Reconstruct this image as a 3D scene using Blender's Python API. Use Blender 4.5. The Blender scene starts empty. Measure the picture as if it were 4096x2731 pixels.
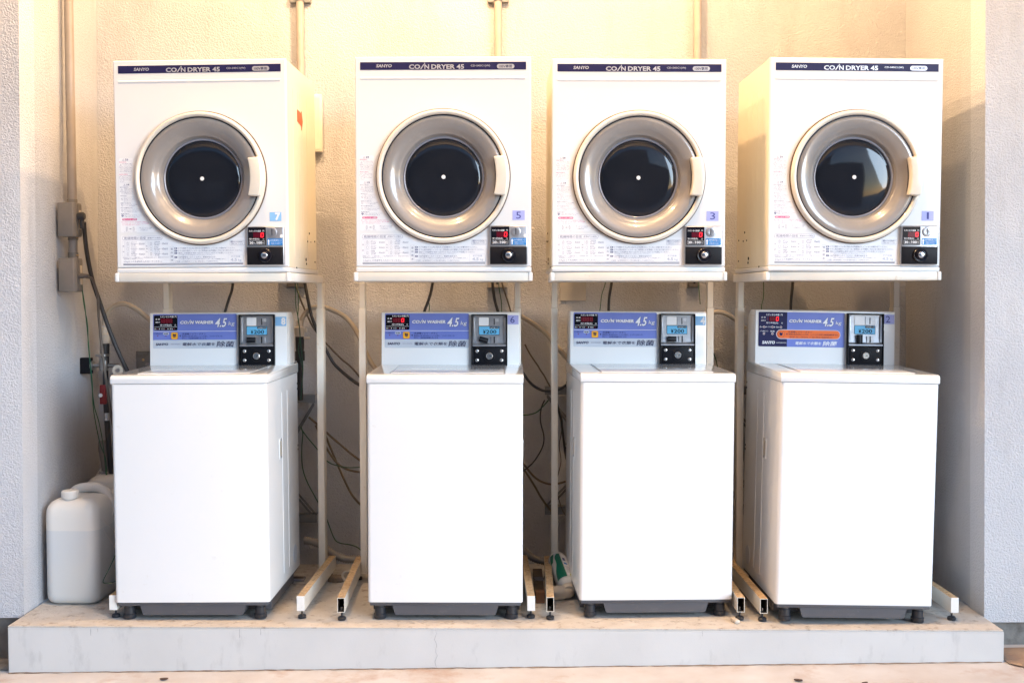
import bpy, bmesh, math, random
from mathutils import Vector, Matrix
random.seed(4)
SC = bpy.context.scene
COL = SC.collection
R = math.radians
PI = math.pi

# ------------------------------------------------------------------ camera, sky, sun, exposure
cam = bpy.data.cameras.new('camera')
cam.sensor_width = 36.0
cam.lens = 39.667
cam.clip_start = 0.05
cam.clip_end = 300
co = bpy.data.objects.new('camera', cam)
COL.objects.link(co)
co.location = (0, 0, 1.0954)
co.rotation_mode = 'XYZ'
# looks along +Y, 2.42 degrees down, 0.12 degrees of roll
co.matrix_world = Matrix.Translation((0, 0, 1.0954)) @ Matrix.Rotation(R(90 - 2.4194), 4, 'X') @ Matrix.Rotation(-0.00208, 4, 'Z')
SC.camera = co

# low hazy sun from the right and in front, under the edge of the canopy
sun_dir = Vector((0.95, -1.0, 0.34)).normalized()
w = bpy.data.worlds.new('World')
SC.world = w
w.use_nodes = True
nt = w.node_tree
bg = nt.nodes['Background']
sky = nt.nodes.new('ShaderNodeTexSky')
sky.sky_type = 'NISHITA'
sky.sun_disc = False
sky.sun_elevation = math.asin(sun_dir.z)
sky.sun_rotation = math.atan2(sun_dir.x, sun_dir.y)
sky.air_density = 1.0
sky.dust_density = 0.6
sky.ozone_density = 4.0
nt.links.new(sky.outputs[0], bg.inputs[0])
bg.inputs[1].default_value = 0.15
sl = bpy.data.lights.new('sun', 'SUN')
sl.energy = 2.0
sl.angle = R(30)
sl.color = (0.60, 0.79, 1.0)
so = bpy.data.objects.new('sun', sl)
COL.objects.link(so)
so.rotation_euler = sun_dir.to_track_quat('Z', 'Y').to_euler()
SC.view_settings.view_transform = 'Standard'
SC.view_settings.look = 'None'
SC.view_settings.exposure = 0.68
SC.view_settings.gamma = 1.0
SC.cycles.max_bounces = 6
SC.cycles.sample_clamp_indirect = 4

# ------------------------------------------------------------------ materials
MATS = {}
def mat(name, col, rough=0.5, metal=0.0, col2=None, nscale=12.0, namt=0.5, bump=0.0, bscale=200.0, bdist=0.001,
        emit=None, estr=0.0, coat=0.0, stain=None, sscale=4.0, samt=0.5, spec=0.5, vert=None, trans=0.0, sss=0.0, alpha=1.0):
    m = bpy.data.materials.new(name)
    m.use_nodes = True
    n = m.node_tree.nodes; l = m.node_tree.links
    b = n['Principled BSDF']
    b.inputs['Roughness'].default_value = rough
    b.inputs['Metallic'].default_value = metal
    b.inputs['Coat Weight'].default_value = coat
    b.inputs['Coat Roughness'].default_value = 0.08
    b.inputs['Specular IOR Level'].default_value = spec
    b.inputs['Transmission Weight'].default_value = trans
    if sss:
        b.inputs['Subsurface Weight'].default_value = sss
        b.inputs['Subsurface Radius'].default_value = (0.03, 0.03, 0.03)
        b.inputs['Subsurface Scale'].default_value = 1.0
    tc = n.new('ShaderNodeTexCoord')
    src = tc.outputs['Object']
    c1 = tuple(col) + (1,)
    c2 = tuple(col2 or [c * 0.93 for c in col]) + (1,)
    nz = n.new('ShaderNodeTexNoise'); nz.inputs['Scale'].default_value = nscale; nz.inputs['Detail'].default_value = 6
    l.new(src, nz.inputs['Vector'])
    rp = n.new('ShaderNodeValToRGB')
    rp.color_ramp.elements[0].position = 0.5 - 0.25 * namt; rp.color_ramp.elements[0].color = c2
    rp.color_ramp.elements[1].position = 0.5 + 0.25 * namt; rp.color_ramp.elements[1].color = c1
    l.new(nz.outputs['Fac'], rp.inputs['Fac'])
    out = rp.outputs['Color']
    if stain:
        n2 = n.new('ShaderNodeTexNoise'); n2.inputs['Scale'].default_value = sscale; n2.inputs['Detail'].default_value = 8
        n2.inputs['Roughness'].default_value = 0.65
        mp = n.new('ShaderNodeMapping')
        mp.inputs['Location'].default_value = (3.1, 1.7, 9.2)
        if vert: mp.inputs['Scale'].default_value = vert
        l.new(src, mp.inputs['Vector']); l.new(mp.outputs[0], n2.inputs['Vector'])
        r2 = n.new('ShaderNodeValToRGB')
        r2.color_ramp.elements[0].position = 0.62 - 0.3 * samt; r2.color_ramp.elements[0].color = (0, 0, 0, 1)
        r2.color_ramp.elements[1].position = 0.86 - 0.3 * samt; r2.color_ramp.elements[1].color = (1, 1, 1, 1)
        l.new(n2.outputs['Fac'], r2.inputs['Fac'])
        mx = n.new('ShaderNodeMixRGB'); mx.inputs['Color2'].default_value = tuple(stain) + (1,)
        l.new(r2.outputs['Color'], mx.inputs['Fac']); l.new(out, mx.inputs['Color1'])
        out = mx.outputs['Color']
    l.new(out, b.inputs['Base Color'])
    if bump:
        nb = n.new('ShaderNodeTexNoise'); nb.inputs['Scale'].default_value = bscale; nb.inputs['Detail'].default_value = 3
        l.new(src, nb.inputs['Vector'])
        bp = n.new('ShaderNodeBump'); bp.inputs['Strength'].default_value = bump; bp.inputs['Distance'].default_value = bdist
        l.new(nb.outputs['Fac'], bp.inputs['Height']); l.new(bp.outputs[0], b.inputs['Normal'])
    if emit:
        b.inputs['Emission Color'].default_value = tuple(emit) + (1,)
        b.inputs['Emission Strength'].default_value = estr
    MATS[name] = m
    return m

def stucco(name, col, col2):
    """sprayed plaster: a crust of soft lumps with little pits and worm-like ridges"""
    m = bpy.data.materials.new(name); m.use_nodes = True
    n = m.node_tree.nodes; l = m.node_tree.links
    b = n['Principled BSDF']; b.inputs['Roughness'].default_value = 0.85; b.inputs['Specular IOR Level'].default_value = 0.25
    tc = n.new('ShaderNodeTexCoord')
    nz = n.new('ShaderNodeTexNoise'); nz.inputs['Scale'].default_value = 2.6; nz.inputs['Detail'].default_value = 7
    l.new(tc.outputs['Object'], nz.inputs['Vector'])
    rp = n.new('ShaderNodeValToRGB')
    rp.color_ramp.elements[0].position = 0.3; rp.color_ramp.elements[0].color = tuple(col2) + (1,)
    rp.color_ramp.elements[1].position = 0.65; rp.color_ramp.elements[1].color = tuple(col) + (1,)
    l.new(nz.outputs['Fac'], rp.inputs['Fac'])
    mp = n.new('ShaderNodeMapping'); mp.inputs['Scale'].default_value = (1, 1, 0.28); mp.inputs['Location'].default_value = (4.2, 0.7, 2.0)
    l.new(tc.outputs['Object'], mp.inputs['Vector'])
    n3 = n.new('ShaderNodeTexNoise'); n3.inputs['Scale'].default_value = 5.5; n3.inputs['Detail'].default_value = 9; n3.inputs['Roughness'].default_value = 0.7
    l.new(mp.outputs[0], n3.inputs['Vector'])
    r3 = n.new('ShaderNodeValToRGB'); r3.color_ramp.elements[0].position = 0.52; r3.color_ramp.elements[0].color = (0, 0, 0, 1)
    r3.color_ramp.elements[1].position = 0.72; r3.color_ramp.elements[1].color = (0.32, 0.32, 0.32, 1)
    l.new(n3.outputs['Fac'], r3.inputs['Fac'])
    ms = n.new('ShaderNodeMixRGB'); ms.inputs['Color2'].default_value = (col2[0] * .62, col2[1] * .60, col2[2] * .57, 1)
    l.new(r3.outputs[0], ms.inputs['Fac']); l.new(rp.outputs[0], ms.inputs['Color1']); l.new(ms.outputs[0], b.inputs['Base Color'])
    w1 = n.new('ShaderNodeTexNoise'); w1.inputs['Scale'].default_value = 45; w1.inputs['Detail'].default_value = 2
    l.new(tc.outputs['Object'], w1.inputs['Vector'])
    va = n.new('ShaderNodeVectorMath'); va.operation = 'MULTIPLY_ADD'
    va.inputs[1].default_value = (0.012, 0.012, 0.012)
    l.new(w1.outputs['Color'], va.inputs[0]); l.new(tc.outputs['Object'], va.inputs[2])
    n1 = n.new('ShaderNodeTexNoise'); n1.inputs['Scale'].default_value = 170; n1.inputs['Detail'].default_value = 4; n1.inputs['Roughness'].default_value = 0.55
    l.new(va.outputs[0], n1.inputs['Vector'])
    r1 = n.new('ShaderNodeValToRGB'); r1.color_ramp.elements[0].position = 0.38; r1.color_ramp.elements[1].position = 0.62
    l.new(n1.outputs['Fac'], r1.inputs['Fac'])
    v1 = n.new('ShaderNodeTexVoronoi'); v1.inputs['Scale'].default_value = 105; v1.feature = 'SMOOTH_F1'
    l.new(va.outputs[0], v1.inputs['Vector'])
    mx = n.new('ShaderNodeMath'); mx.operation = 'MULTIPLY_ADD'; mx.inputs[1].default_value = 0.6
    l.new(v1.outputs['Distance'], mx.inputs[0]); l.new(r1.outputs[0], mx.inputs[2])
    bp = n.new('ShaderNodeBump'); bp.inputs['Strength'].default_value = 0.8; bp.inputs['Distance'].default_value = 0.0024
    l.new(mx.outputs[0], bp.inputs['Height']); l.new(bp.outputs[0], b.inputs['Normal'])
    MATS[name] = m
    return m

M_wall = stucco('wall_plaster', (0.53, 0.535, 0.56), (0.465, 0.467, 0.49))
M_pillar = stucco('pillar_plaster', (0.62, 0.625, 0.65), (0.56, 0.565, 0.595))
M_conc = mat('concrete', (0.63, 0.62, 0.605), 0.85, col2=(0.55, 0.54, 0.525), nscale=4, namt=1.1, bump=0.35, bscale=220, bdist=0.0012,
             stain=(0.44, 0.43, 0.42), sscale=17, samt=0.16, vert=(1, 1, 0.35))
M_floor = mat('platform_top', (0.60, 0.58, 0.55), 0.85, col2=(0.44, 0.40, 0.355), nscale=14, namt=1.6, bump=0.8, bscale=170, bdist=0.002,
              stain=(0.15, 0.105, 0.07), sscale=34, samt=0.26)
M_old = mat('old_concrete', (0.26, 0.25, 0.23), 0.9, col2=(0.14, 0.13, 0.12), nscale=14, namt=1.0, bump=0.6, bscale=70, bdist=0.003, stain=(0.07, 0.06, 0.05), sscale=10, samt=0.5)
M_ground = mat('ground_stone', (0.58, 0.58, 0.59), 0.8, col2=(0.47, 0.43, 0.41), nscale=6, namt=0.9, bump=0.4, bscale=60, bdist=0.002,
               stain=(0.36, 0.21, 0.14), sscale=5, samt=0.28)
M_soffit = mat('soffit_board', (0.7, 0.69, 0.66), 0.8, bump=0.1)
M_side = mat('cabinet_cream', (0.78, 0.72, 0.58), 0.38, coat=0.2, col2=(0.76, 0.69, 0.545), nscale=4, namt=1.4)
M_white = mat('appliance_white', (0.755, 0.755, 0.76), 0.32, coat=0.35, col2=(0.735, 0.735, 0.735), nscale=3, namt=1.6, bump=0.05, bscale=900, bdist=0.0003)
M_washer = mat('washer_white', (0.82, 0.82, 0.82), 0.28, coat=0.4, col2=(0.80, 0.80, 0.795), nscale=3, namt=1.6, stain=(0.66, 0.62, 0.55), sscale=26, samt=-0.12)
M_lid = mat('lid_plastic', (0.82, 0.82, 0.815), 0.12, coat=0.5, col2=(0.80, 0.80, 0.79), nscale=4)
M_cream = mat('cream_plastic', (0.74, 0.68, 0.58), 0.28, coat=0.3)
M_stand = mat('stand_paint', (0.72, 0.68, 0.60), 0.4, coat=0.1, col2=(0.69, 0.64, 0.56), nscale=9, stain=(0.42, 0.22, 0.07), sscale=38, samt=-0.02)
M_cap = mat('cap_white', (0.80, 0.79, 0.76), 0.4, stain=(0.5, 0.32, 0.18), sscale=60, samt=-0.05)
M_rust = mat('rusty_top', (0.58, 0.45, 0.29), 0.8, col2=(0.38, 0.23, 0.10), nscale=70, namt=1.5, stain=(0.07, 0.038, 0.018), sscale=85, samt=0.36, bump=0.5, bscale=180, bdist=0.001)
M_black = mat('black_plastic', (0.009, 0.009, 0.012), 0.5, spec=0.15, bump=0.15, bscale=600, bdist=0.0004)
M_gloss = mat('black_gloss', (0.008, 0.008, 0.013), 0.2, spec=0.3)
M_dkgrey = mat('dark_grey_plastic', (0.085, 0.085, 0.095), 0.5, bump=0.1, bscale=400, bdist=0.0005, stain=(0.16, 0.16, 0.165), sscale=20, samt=0.1)
M_foot = mat('black_rubber', (0.022, 0.024, 0.03), 0.38, stain=(0.07, 0.075, 0.085), sscale=22, samt=0.2)
M_gasket = mat('gasket_brown', (0.10, 0.065, 0.045), 0.5)
M_trim = mat('dark_trim', (0.05, 0.05, 0.07), 0.18, metal=0.6)
M_taupe = mat('door_taupe', (0.27, 0.25, 0.235), 0.30, coat=1.0, col2=(0.25, 0.23, 0.215), nscale=3, spec=0.5, stain=(0.34, 0.32, 0.30), sscale=7, samt=0.3)
M_ringgrey = mat('lens_ring', (0.24, 0.24, 0.28), 0.2, coat=0.5)
M_lens = mat('lens_glass', (0.011, 0.013, 0.019), 0.06, spec=0.45)
M_dot = mat('hub_white', (0.85, 0.85, 0.85), 0.4)
M_navy = mat('navy_ink', (0.016, 0.016, 0.07), 0.35, spec=0.25)
M_ink = mat('label_ink', (0.13, 0.13, 0.25), 0.5)
M_inkpale = mat('label_ink_pale', (0.5, 0.53, 0.62), 0.5)
M_pink = mat('pink_ink', (0.66, 0.06, 0.22), 0.5)
M_decal = mat('label_film', (0.845, 0.845, 0.86), 0.35, coat=0.2)
M_silver = mat('silver_ink', (0.68, 0.68, 0.72), 0.3, metal=0.55)
M_txtwhite = mat('white_ink', (0.84, 0.84, 0.86), 0.4)
M_metal = mat('brushed_plate', (0.48, 0.48, 0.50), 0.36, metal=0.75, col2=(0.40, 0.40, 0.42), nscale=60, namt=0.8, stain=(0.3, 0.3, 0.31), sscale=80, samt=0.1)
M_chrome = mat('screw_chrome', (0.72, 0.72, 0.72), 0.22, metal=0.95)
M_gapgrey = mat('gap_shadow_grey', (0.30, 0.31, 0.33), 0.5)
M_blue = mat('blue_label', (0.015, 0.21, 0.58), 0.4)
M_cyan = mat('cyan_label', (0.15, 0.50, 0.80), 0.3, coat=0.3)
M_panel = mat('periwinkle_panel', (0.165, 0.215, 0.575), 0.3, coat=0.3, col2=(0.15, 0.20, 0.55))
M_panelgrey = mat('pale_blue_grey_panel', (0.52, 0.56, 0.63), 0.35)
M_lav = mat('lavender_sticker', (0.40, 0.43, 0.80), 0.5)
M_sky = mat('sky_blue_sticker', (0.24, 0.50, 0.82), 0.5)
M_numink = mat('number_ink', (0.04, 0.05, 0.28), 0.5)
M_orange = mat('orange_button', (0.86, 0.40, 0.02), 0.4)
M_orange2 = mat('orange_pill', (0.82, 0.14, 0.012), 0.4)
M_redled = mat('red_led', (0.3, 0.0, 0.01), 0.3, emit=(1.0, 0.02, 0.03), estr=1.5)
M_redwin = mat('red_window', (0.10, 0.004, 0.014), 0.25)
M_redseg = mat('unlit_segment', (0.20, 0.008, 0.018), 0.3)
M_redsticker = mat('red_orange_sticker', (0.62, 0.10, 0.03), 0.5)
M_pipe = mat('conduit_beige', (0.43, 0.37, 0.325), 0.4, col2=(0.38, 0.325, 0.285))
M_pipe2 = mat('conduit_taupe', (0.27, 0.235, 0.21), 0.4, col2=(0.24, 0.21, 0.185))
M_boxgrey = mat('outlet_box_grey', (0.185, 0.165, 0.15), 0.45, col2=(0.165, 0.15, 0.135), nscale=20)
M_boxface = mat('outlet_face', (0.62, 0.54, 0.42), 0.5)
M_cable = mat('cable_black', (0.028, 0.028, 0.032), 0.45)
M_cabgrey = mat('cable_grey', (0.12, 0.10, 0.085), 0.5)
M_green = mat('earth_wire_green', (0.012, 0.085, 0.045), 0.45)
M_hose = mat('hose_beige', (0.45, 0.39, 0.31), 0.45, col2=(0.40, 0.34, 0.27))
M_hosebr = mat('hose_brown', (0.15, 0.115, 0.075), 0.45)
M_drain = mat('drain_hose', (0.30, 0.265, 0.225), 0.55)
M_steel = mat('galvanised_steel', (0.20, 0.21, 0.22), 0.5, metal=0.4, stain=(0.08, 0.07, 0.06), sscale=16, samt=0.3)
M_brass = mat('tap_metal', (0.34, 0.34, 0.34), 0.28, metal=0.9, stain=(0.15, 0.13, 0.10), sscale=40, samt=0.3)
M_pvc = mat('pvc_cream', (0.60, 0.53, 0.44), 0.45, stain=(0.12, 0.10, 0.08), sscale=70, samt=-0.1)
M_red = mat('red_valve', (0.20, 0.010, 0.014), 0.4)
M_can = mat('jerrycan_plastic', (0.74, 0.72, 0.68), 0.42, sss=0.5, col2=(0.69, 0.67, 0.635), nscale=3, bump=0.12, bscale=40, bdist=0.001)
M_canliq = mat('jerrycan_filled', (0.64, 0.63, 0.605), 0.42, sss=0.5, col2=(0.60, 0.61, 0.615), nscale=3, bump=0.12, bscale=40, bdist=0.001)
M_sleeve = mat('sleeve_grey', (0.20, 0.18, 0.17), 0.8)
M_foil = mat('crumpled_film', (0.5, 0.48, 0.46), 0.25, metal=0.3, bump=0.8, bscale=60, bdist=0.004)
M_wood = mat('wood_brown', (0.19, 0.075, 0.03), 0.7, col2=(0.10, 0.045, 0.02), nscale=22, namt=1.2)
M_board = mat('dark_board', (0.12, 0.09, 0.065), 0.85, col2=(0.05, 0.04, 0.03), nscale=26, namt=1.2)
M_bottle = mat('bottle_white', (0.62, 0.62, 0.60), 0.3)
M_bgreen = mat('bottle_green', (0.0, 0.155, 0.095), 0.3)
M_yellow = mat('bottle_yellow', (0.55, 0.60, 0.02), 0.4)
M_lamp = mat('lamp_glow', (1, 0.8, 0.5), 0.5, emit=(1.0, 0.62, 0.25), estr=60)
M_paper = mat('old_paper', (0.46, 0.44, 0.41), 0.8, col2=(0.36, 0.34, 0.31), nscale=16, namt=1.2)
M_debris = mat('dead_leaf_brown', (0.07, 0.04, 0.03), 0.7)
M_dirt = mat('dirt_clump', (0.30, 0.23, 0.17), 0.9, col2=(0.12, 0.09, 0.065), nscale=40, namt=1.2, bump=0.6, bscale=90, bdist=0.003)

# ------------------------------------------------------------------ mesh helpers
class MB:
    """collects shapes, each with a material, and links them as one mesh object"""
    def __init__(self):
        self.bm = bmesh.new(); self.mats = []
    def mi(self, m):
        if m not in self.mats: self.mats.append(m)
        return self.mats.index(m)
    def merge(self, b2, m, M=None):
        i = self.mi(m)
        if M is not None: bmesh.ops.transform(b2, matrix=M, verts=b2.verts)
        for f in b2.faces: f.material_index = i
        me = bpy.data.meshes.new('tmp'); b2.to_mesh(me); b2.free()
        self.bm.from_mesh(me); bpy.data.meshes.remove(me)
    def box(self, x0, x1, y0, y1, z0, z1, m, bev=0.0, seg=2, M=None):
        b = bmesh.new()
        bmesh.ops.create_cube(b, size=1)
        for v in b.verts:
            v.co = ((x0 + x1) / 2 + v.co.x * (x1 - x0), (y0 + y1) / 2 + v.co.y * (y1 - y0), (z0 + z1) / 2 + v.co.z * (z1 - z0))
        if bev: bmesh.ops.bevel(b, geom=b.edges[:], offset=bev, segments=seg, affect='EDGES', profile=0.5)
        self.merge(b, m, M)
        return self
    def prism(self, pts, a0, a1, m, axis='y', bev=0.0, seg=2, M=None):
        """outline pts in the two other axes, extruded along axis"""
        b = bmesh.new()
        def mk(p, a):
            if axis == 'y': return (p[0], a, p[1])
            if axis == 'x': return (a, p[0], p[1])
            return (p[0], p[1], a)
        v0 = [b.verts.new(mk(p, a0)) for p in pts]; v1 = [b.verts.new(mk(p, a1)) for p in pts]
        n = len(pts)
        b.faces.new(v0); b.faces.new(v1[::-1])
        for i in range(n): b.faces.new((v0[i], v1[i], v1[(i + 1) % n], v0[(i + 1) % n]))
        bmesh.ops.recalc_face_normals(b, faces=b.faces[:])
        if bev: bmesh.ops.bevel(b, geom=b.edges[:], offset=bev, segments=seg, affect='EDGES', profile=0.5)
        self.merge(b, m, M)
        return self
    def lathe(self, prof, m, seg=64, axis='y', M=None, caps=False):
        """prof = (radius, position along axis)"""
        b = bmesh.new(); rings = []
        for r, a in prof:
            ring = []
            if r < 1e-6:
                p = (0, a, 0) if axis == 'y' else ((0, 0, a) if axis == 'z' else (a, 0, 0))
                ring = [b.verts.new(p)]
            else:
                for k in range(seg):
                    t = 2 * PI * k / seg; c, s = r * math.cos(t), r * math.sin(t)
                    p = (c, a, s) if axis == 'y' else ((c, s, a) if axis == 'z' else (a, c, s))
                    ring.append(b.verts.new(p))
            rings.append(ring)
        for A, B in zip(rings[:-1], rings[1:]):
            if len(A) == 1 and len(B) == 1: continue
            for k in range(seg):
                k2 = (k + 1) % seg
                if len(A) == 1: b.faces.new((A[0], B[k], B[k2]))
                elif len(B) == 1: b.faces.new((A[k], B[0], A[k2]))
                else: b.faces.new((A[k], B[k], B[k2], A[k2]))
        if caps:
            for q in (rings[0], rings[-1]):
                if len(q) > 1: b.faces.new(q)
        bmesh.ops.recalc_face_normals(b, faces=b.faces[:])
        self.merge(b, m, M)
        return self
    def tube(self, pts, r, m, seg=10, smooth=True, rib=None):
        """round tube along a smoothed path; rib=(pitch, depth) corrugates it"""
        P = [Vector(p) for p in pts]
        if smooth and len(P) > 2:
            Q = []
            for i in range(len(P) - 1):
                p0 = P[max(0, i - 1)]; p1 = P[i]; p2 = P[i + 1]; p3 = P[min(len(P) - 1, i + 2)]
                for k in range(5):
                    t = k / 5
                    Q.append(0.5 * ((2 * p1) + (p2 - p0) * t + (2 * p0 - 5 * p1 + 4 * p2 - p3) * t * t + (3 * p1 - p0 - 3 * p2 + p3) * t ** 3))
            Q.append(P[-1]); P = Q
        if rib:
            D = [0]
            for a, c in zip(P[:-1], P[1:]): D.append(D[-1] + (c - a).length)
            n = int(D[-1] / (rib[0] / 2)); Q = []; j = 0
            for i in range(n + 1):
                d = D[-1] * i / n
                while j < len(D) - 2 and D[j + 1] < d: j += 1
                t = (d - D[j]) / max(1e-9, D[j + 1] - D[j]); Q.append(P[j].lerp(P[j + 1], t))
            P = Q
        b = bmesh.new(); rings = []
        nrm = None
        for i, p in enumerate(P):
            d = (P[min(i + 1, len(P) - 1)] - P[max(i - 1, 0)]).normalized()
            if nrm is None:
                nrm = d.orthogonal().normalized()
            else:
                nrm = (nrm - d * nrm.dot(d)).normalized()
            bn = d.cross(nrm)
            rr = r if not rib else (r if i % 2 else r - rib[1])
            if callable(r): rr = r(i / (len(P) - 1))
            rings.append([b.verts.new(p + rr * (math.cos(2 * PI * k / seg) * nrm + math.sin(2 * PI * k / seg) * bn)) for k in range(seg)])
        for A, B in zip(rings[:-1], rings[1:]):
            for k in range(seg): b.faces.new((A[k], B[k], B[(k + 1) % seg], A[(k + 1) % seg]))
        b.faces.new(rings[0][::-1]); b.faces.new(rings[-1])
        self.merge(b, m)
        return self
    def build(self, name, parent=None, loc=None, rot=None, smooth=True, ang=35):
        me = bpy.data.meshes.new(name)
        bmesh.ops.recalc_face_normals(self.bm, faces=self.bm.faces[:]) if len(self.bm.faces) < 20000 and smooth == 'r' else None
        self.bm.to_mesh(me); self.bm.free()
        for m in self.mats: me.materials.append(m)
        if smooth:
            me.polygons.foreach_set('use_smooth', [True] * len(me.polygons))
            me.set_sharp_from_angle(angle=R(ang))
        o = bpy.data.objects.new(name, me); COL.objects.link(o)
        if parent: o.parent = parent
        if loc: o.location = loc
        if rot: o.rotation_euler = rot
        return o

TXT = {}
def glyphs(s, bold):
    k = (s, bold)
    if k not in TXT:
        c = bpy.data.curves.new('t', 'FONT'); c.body = s; c.resolution_u = 2; c.offset = bold
        o = bpy.data.objects.new('t', c); COL.objects.link(o)
        bpy.context.view_layer.update()
        me = bpy.data.meshes.new_from_object(o.evaluated_get(bpy.context.evaluated_depsgraph_get()))
        V = [(v.co.x, v.co.y) for v in me.vertices]; F = [tuple(p.vertices) for p in me.polygons]
        x0 = min(v[0] for v in V); x1 = max(v[0] for v in V); y0 = min(v[1] for v in V); y1 = max(v[1] for v in V)
        TXT[k] = ([((a - x0) / (x1 - x0), (b_ - y0) / max(1e-6, y1 - y0)) for a, b_ in V], F)
        bpy.data.objects.remove(o); bpy.data.curves.remove(c); bpy.data.meshes.remove(me)
    return TXT[k]

class Decal(MB):
    """printed matter on a flat face; units come through a linear map (u right, v down)"""
    def __init__(self, ux, u0, vz, v0, step=0.00035, y0=-0.0005):
        super().__init__(); self.ux, self.u0, self.vz, self.v0, self.step, self.y0 = ux, u0, vz, v0, step, y0
        self.o = (0, 0)
    def P(self, u, v, lay):
        u += self.o[0]; v += self.o[1]
        return ((u - self.u0) * self.ux, self.y0 - lay * self.step, (self.v0 - v) * self.vz)
    def poly(self, pts, m, lay=0):
        vs = [self.bm.verts.new(self.P(u, v, lay)) for u, v in pts]
        f = self.bm.faces.new(vs); f.material_index = self.mi(m)
        f.normal_update()
        if f.normal.y > 0: f.normal_flip()
    def rect(self, u0, v0, u1, v1, m, lay=0, r=0):
        if not r: return self.poly([(u0, v0), (u1, v0), (u1, v1), (u0, v1)], m, lay)
        pts = []
        for cx, cy, a in ((u1 - r, v0 + r, -90), (u1 - r, v1 - r, 0), (u0 + r, v1 - r, 90), (u0 + r, v0 + r, 180)):
            for k in range(6):
                t = R(a + 18 * k); pts.append((cx + r * math.cos(t), cy + r * math.sin(t)))
        self.poly(pts, m, lay)
    def frame(self, u0, v0, u1, v1, m, bgm, lay=0, r=4, t=1.5):
        self.rect(u0, v0, u1, v1, m, lay, r); self.rect(u0 + t, v0 + t, u1 - t, v1 - t, bgm, lay + 1, max(0.5, r - t))
    def circ(self, u, v, r, m, lay=0, n=20):
        self.poly([(u + r * math.cos(2 * PI * k / n), v + r * math.sin(2 * PI * k / n)) for k in range(n)], m, lay)
    def line(self, u0, v0, u1, v1, t, m, lay=0):
        d = math.hypot(u1 - u0, v1 - v0); nx, ny = -(v1 - v0) / d * t / 2, (u1 - u0) / d * t / 2
        self.poly([(u0 + nx, v0 + ny), (u1 + nx, v1 + ny), (u1 - nx, v1 - ny), (u0 - nx, v0 - ny)], m, lay)
    def text(self, s, u0, v0, u1, v1, m, lay=1, bold=0.0, shear=0.0):
        V, F = glyphs(s, bold); i = self.mi(m)
        h = v1 - v0
        vs = [self.bm.verts.new(self.P(u0 + (u1 - u0) * a + shear * h * (b_ - 0.5), v1 - h * b_, lay)) for a, b_ in V]
        for f in F:
            try: q = self.bm.faces.new([vs[k] for k in f])
            except ValueError: continue
            q.material_index = i; q.normal_update()
            if q.normal.y > 0: q.normal_flip()
    def build(self, name, parent=None, loc=None, rot=None):
        return super().build(name, parent, loc, rot, smooth=False)

def tag(o, label, cat, group=None, kind=None):
    if label: o['label'] = label
    if cat: o['category'] = cat
    if group: o['group'] = group
    if kind: o['kind'] = kind
    return o
def thing(name, label, cat, loc=(0, 0, 0), rot=(0, 0, 0), group=None):
    o = bpy.data.objects.new(name, None); COL.objects.link(o)
    o.empty_display_size = 0.1
    o.location = loc; o.rotation_euler = rot
    return tag(o, label, cat, group)
def kids(o): return [c for c in bpy.data.objects if c.parent == o]
def dup(o, parent=None):
    c = o.copy(); COL.objects.link(c); c.parent = parent
    for ch in kids(o): dup(ch, c)
    return c

# ------------------------------------------------------------------ setting: ground, platform, building wall
XL0, XL1 = -1.678, -1.640      # left reveal, x at z=0 and at z=2.75 (the plaster is not quite plumb)
XR0, XR1 = 1.600, 1.556
YB = 4.545
YFL, YFR = 3.832, 3.784
ZC = 3.25
def yfront(x): return 3.694 - 0.0220 * (x + 1.673)
b = bmesh.new()
xs = [-30, -8, -4, -2.4, -1.676, -0.7, 0.2, 0.95, 1.6, 2.2, 4, 8, 30]
def gz(x): return -0.1585 + 0.0165 * (max(-2.4, min(2.2, x)) + 1.676)
ys = [-40, -10, -3, 0, 2, 3, 3.6, 4.2, 5, 9, 60]
vs = [[b.verts.new((x, y, gz(x))) for x in xs] for y in ys]
for j in range(len(ys) - 1):
    for i in range(len(xs) - 1): b.faces.new((vs[j][i], vs[j][i + 1], vs[j + 1][i + 1], vs[j + 1][i]))
g = MB(); g.merge(b, M_ground); g = g.build('ground'); tag(g, None, None, kind='structure')
g['label'] = 'pinkish white stone ground with rust-brown stains in front of the platform'

# platform: slab with a slightly proud top skin
p = thing('concrete_platform', 'long low pale grey concrete platform that carries all the machines', 'platform', (0, 0, 0))
q = MB()
def quadprism(mb, poly, z0, z1, m, bev=0.0):
    b = bmesh.new()
    v0 = [b.verts.new((x, y, z0)) for x, y in poly]; v1 = [b.verts.new((x, y, z1)) for x, y in poly]
    n = len(poly); b.faces.new(v0[::-1]); b.faces.new(v1)
    for i in range(n): b.faces.new((v0[i], v0[(i + 1) % n], v1[(i + 1) % n], v1[i]))
    if bev: bmesh.ops.bevel(b, geom=b.edges[:], offset=bev, segments=2, affect='EDGES')
    mb.merge(b, m)
quadprism(q, [(-1.6735, 3.694), (1.5975, 3.622), (1.597, 3.90), (1.597, YB + .02), (-1.677, YB + .02), (-1.6735, 3.9)], -0.30, -0.004, M_conc, 0.003)
sl_b = q.build('slab', p)
def crackline(name, pts, wd, m, parent):
    b = bmesh.new(); rows = []
    for i, (x, z) in enumerate(pts):
        y = yfront(x) - .0006; w2 = wd * (0.4 + random.random())
        rows.append((b.verts.new((x - w2, y, z)), b.verts.new((x + w2, y, z))))
    for A_, B_ in zip(rows[:-1], rows[1:]): b.faces.new((A_[0], A_[1], B_[1], B_[0]))
    q = MB(); q.merge(b, m); return q.build(name, parent, smooth=False)
M_crack = mat('crack_dark', (0.34, 0.33, 0.33), 0.9)
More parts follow.
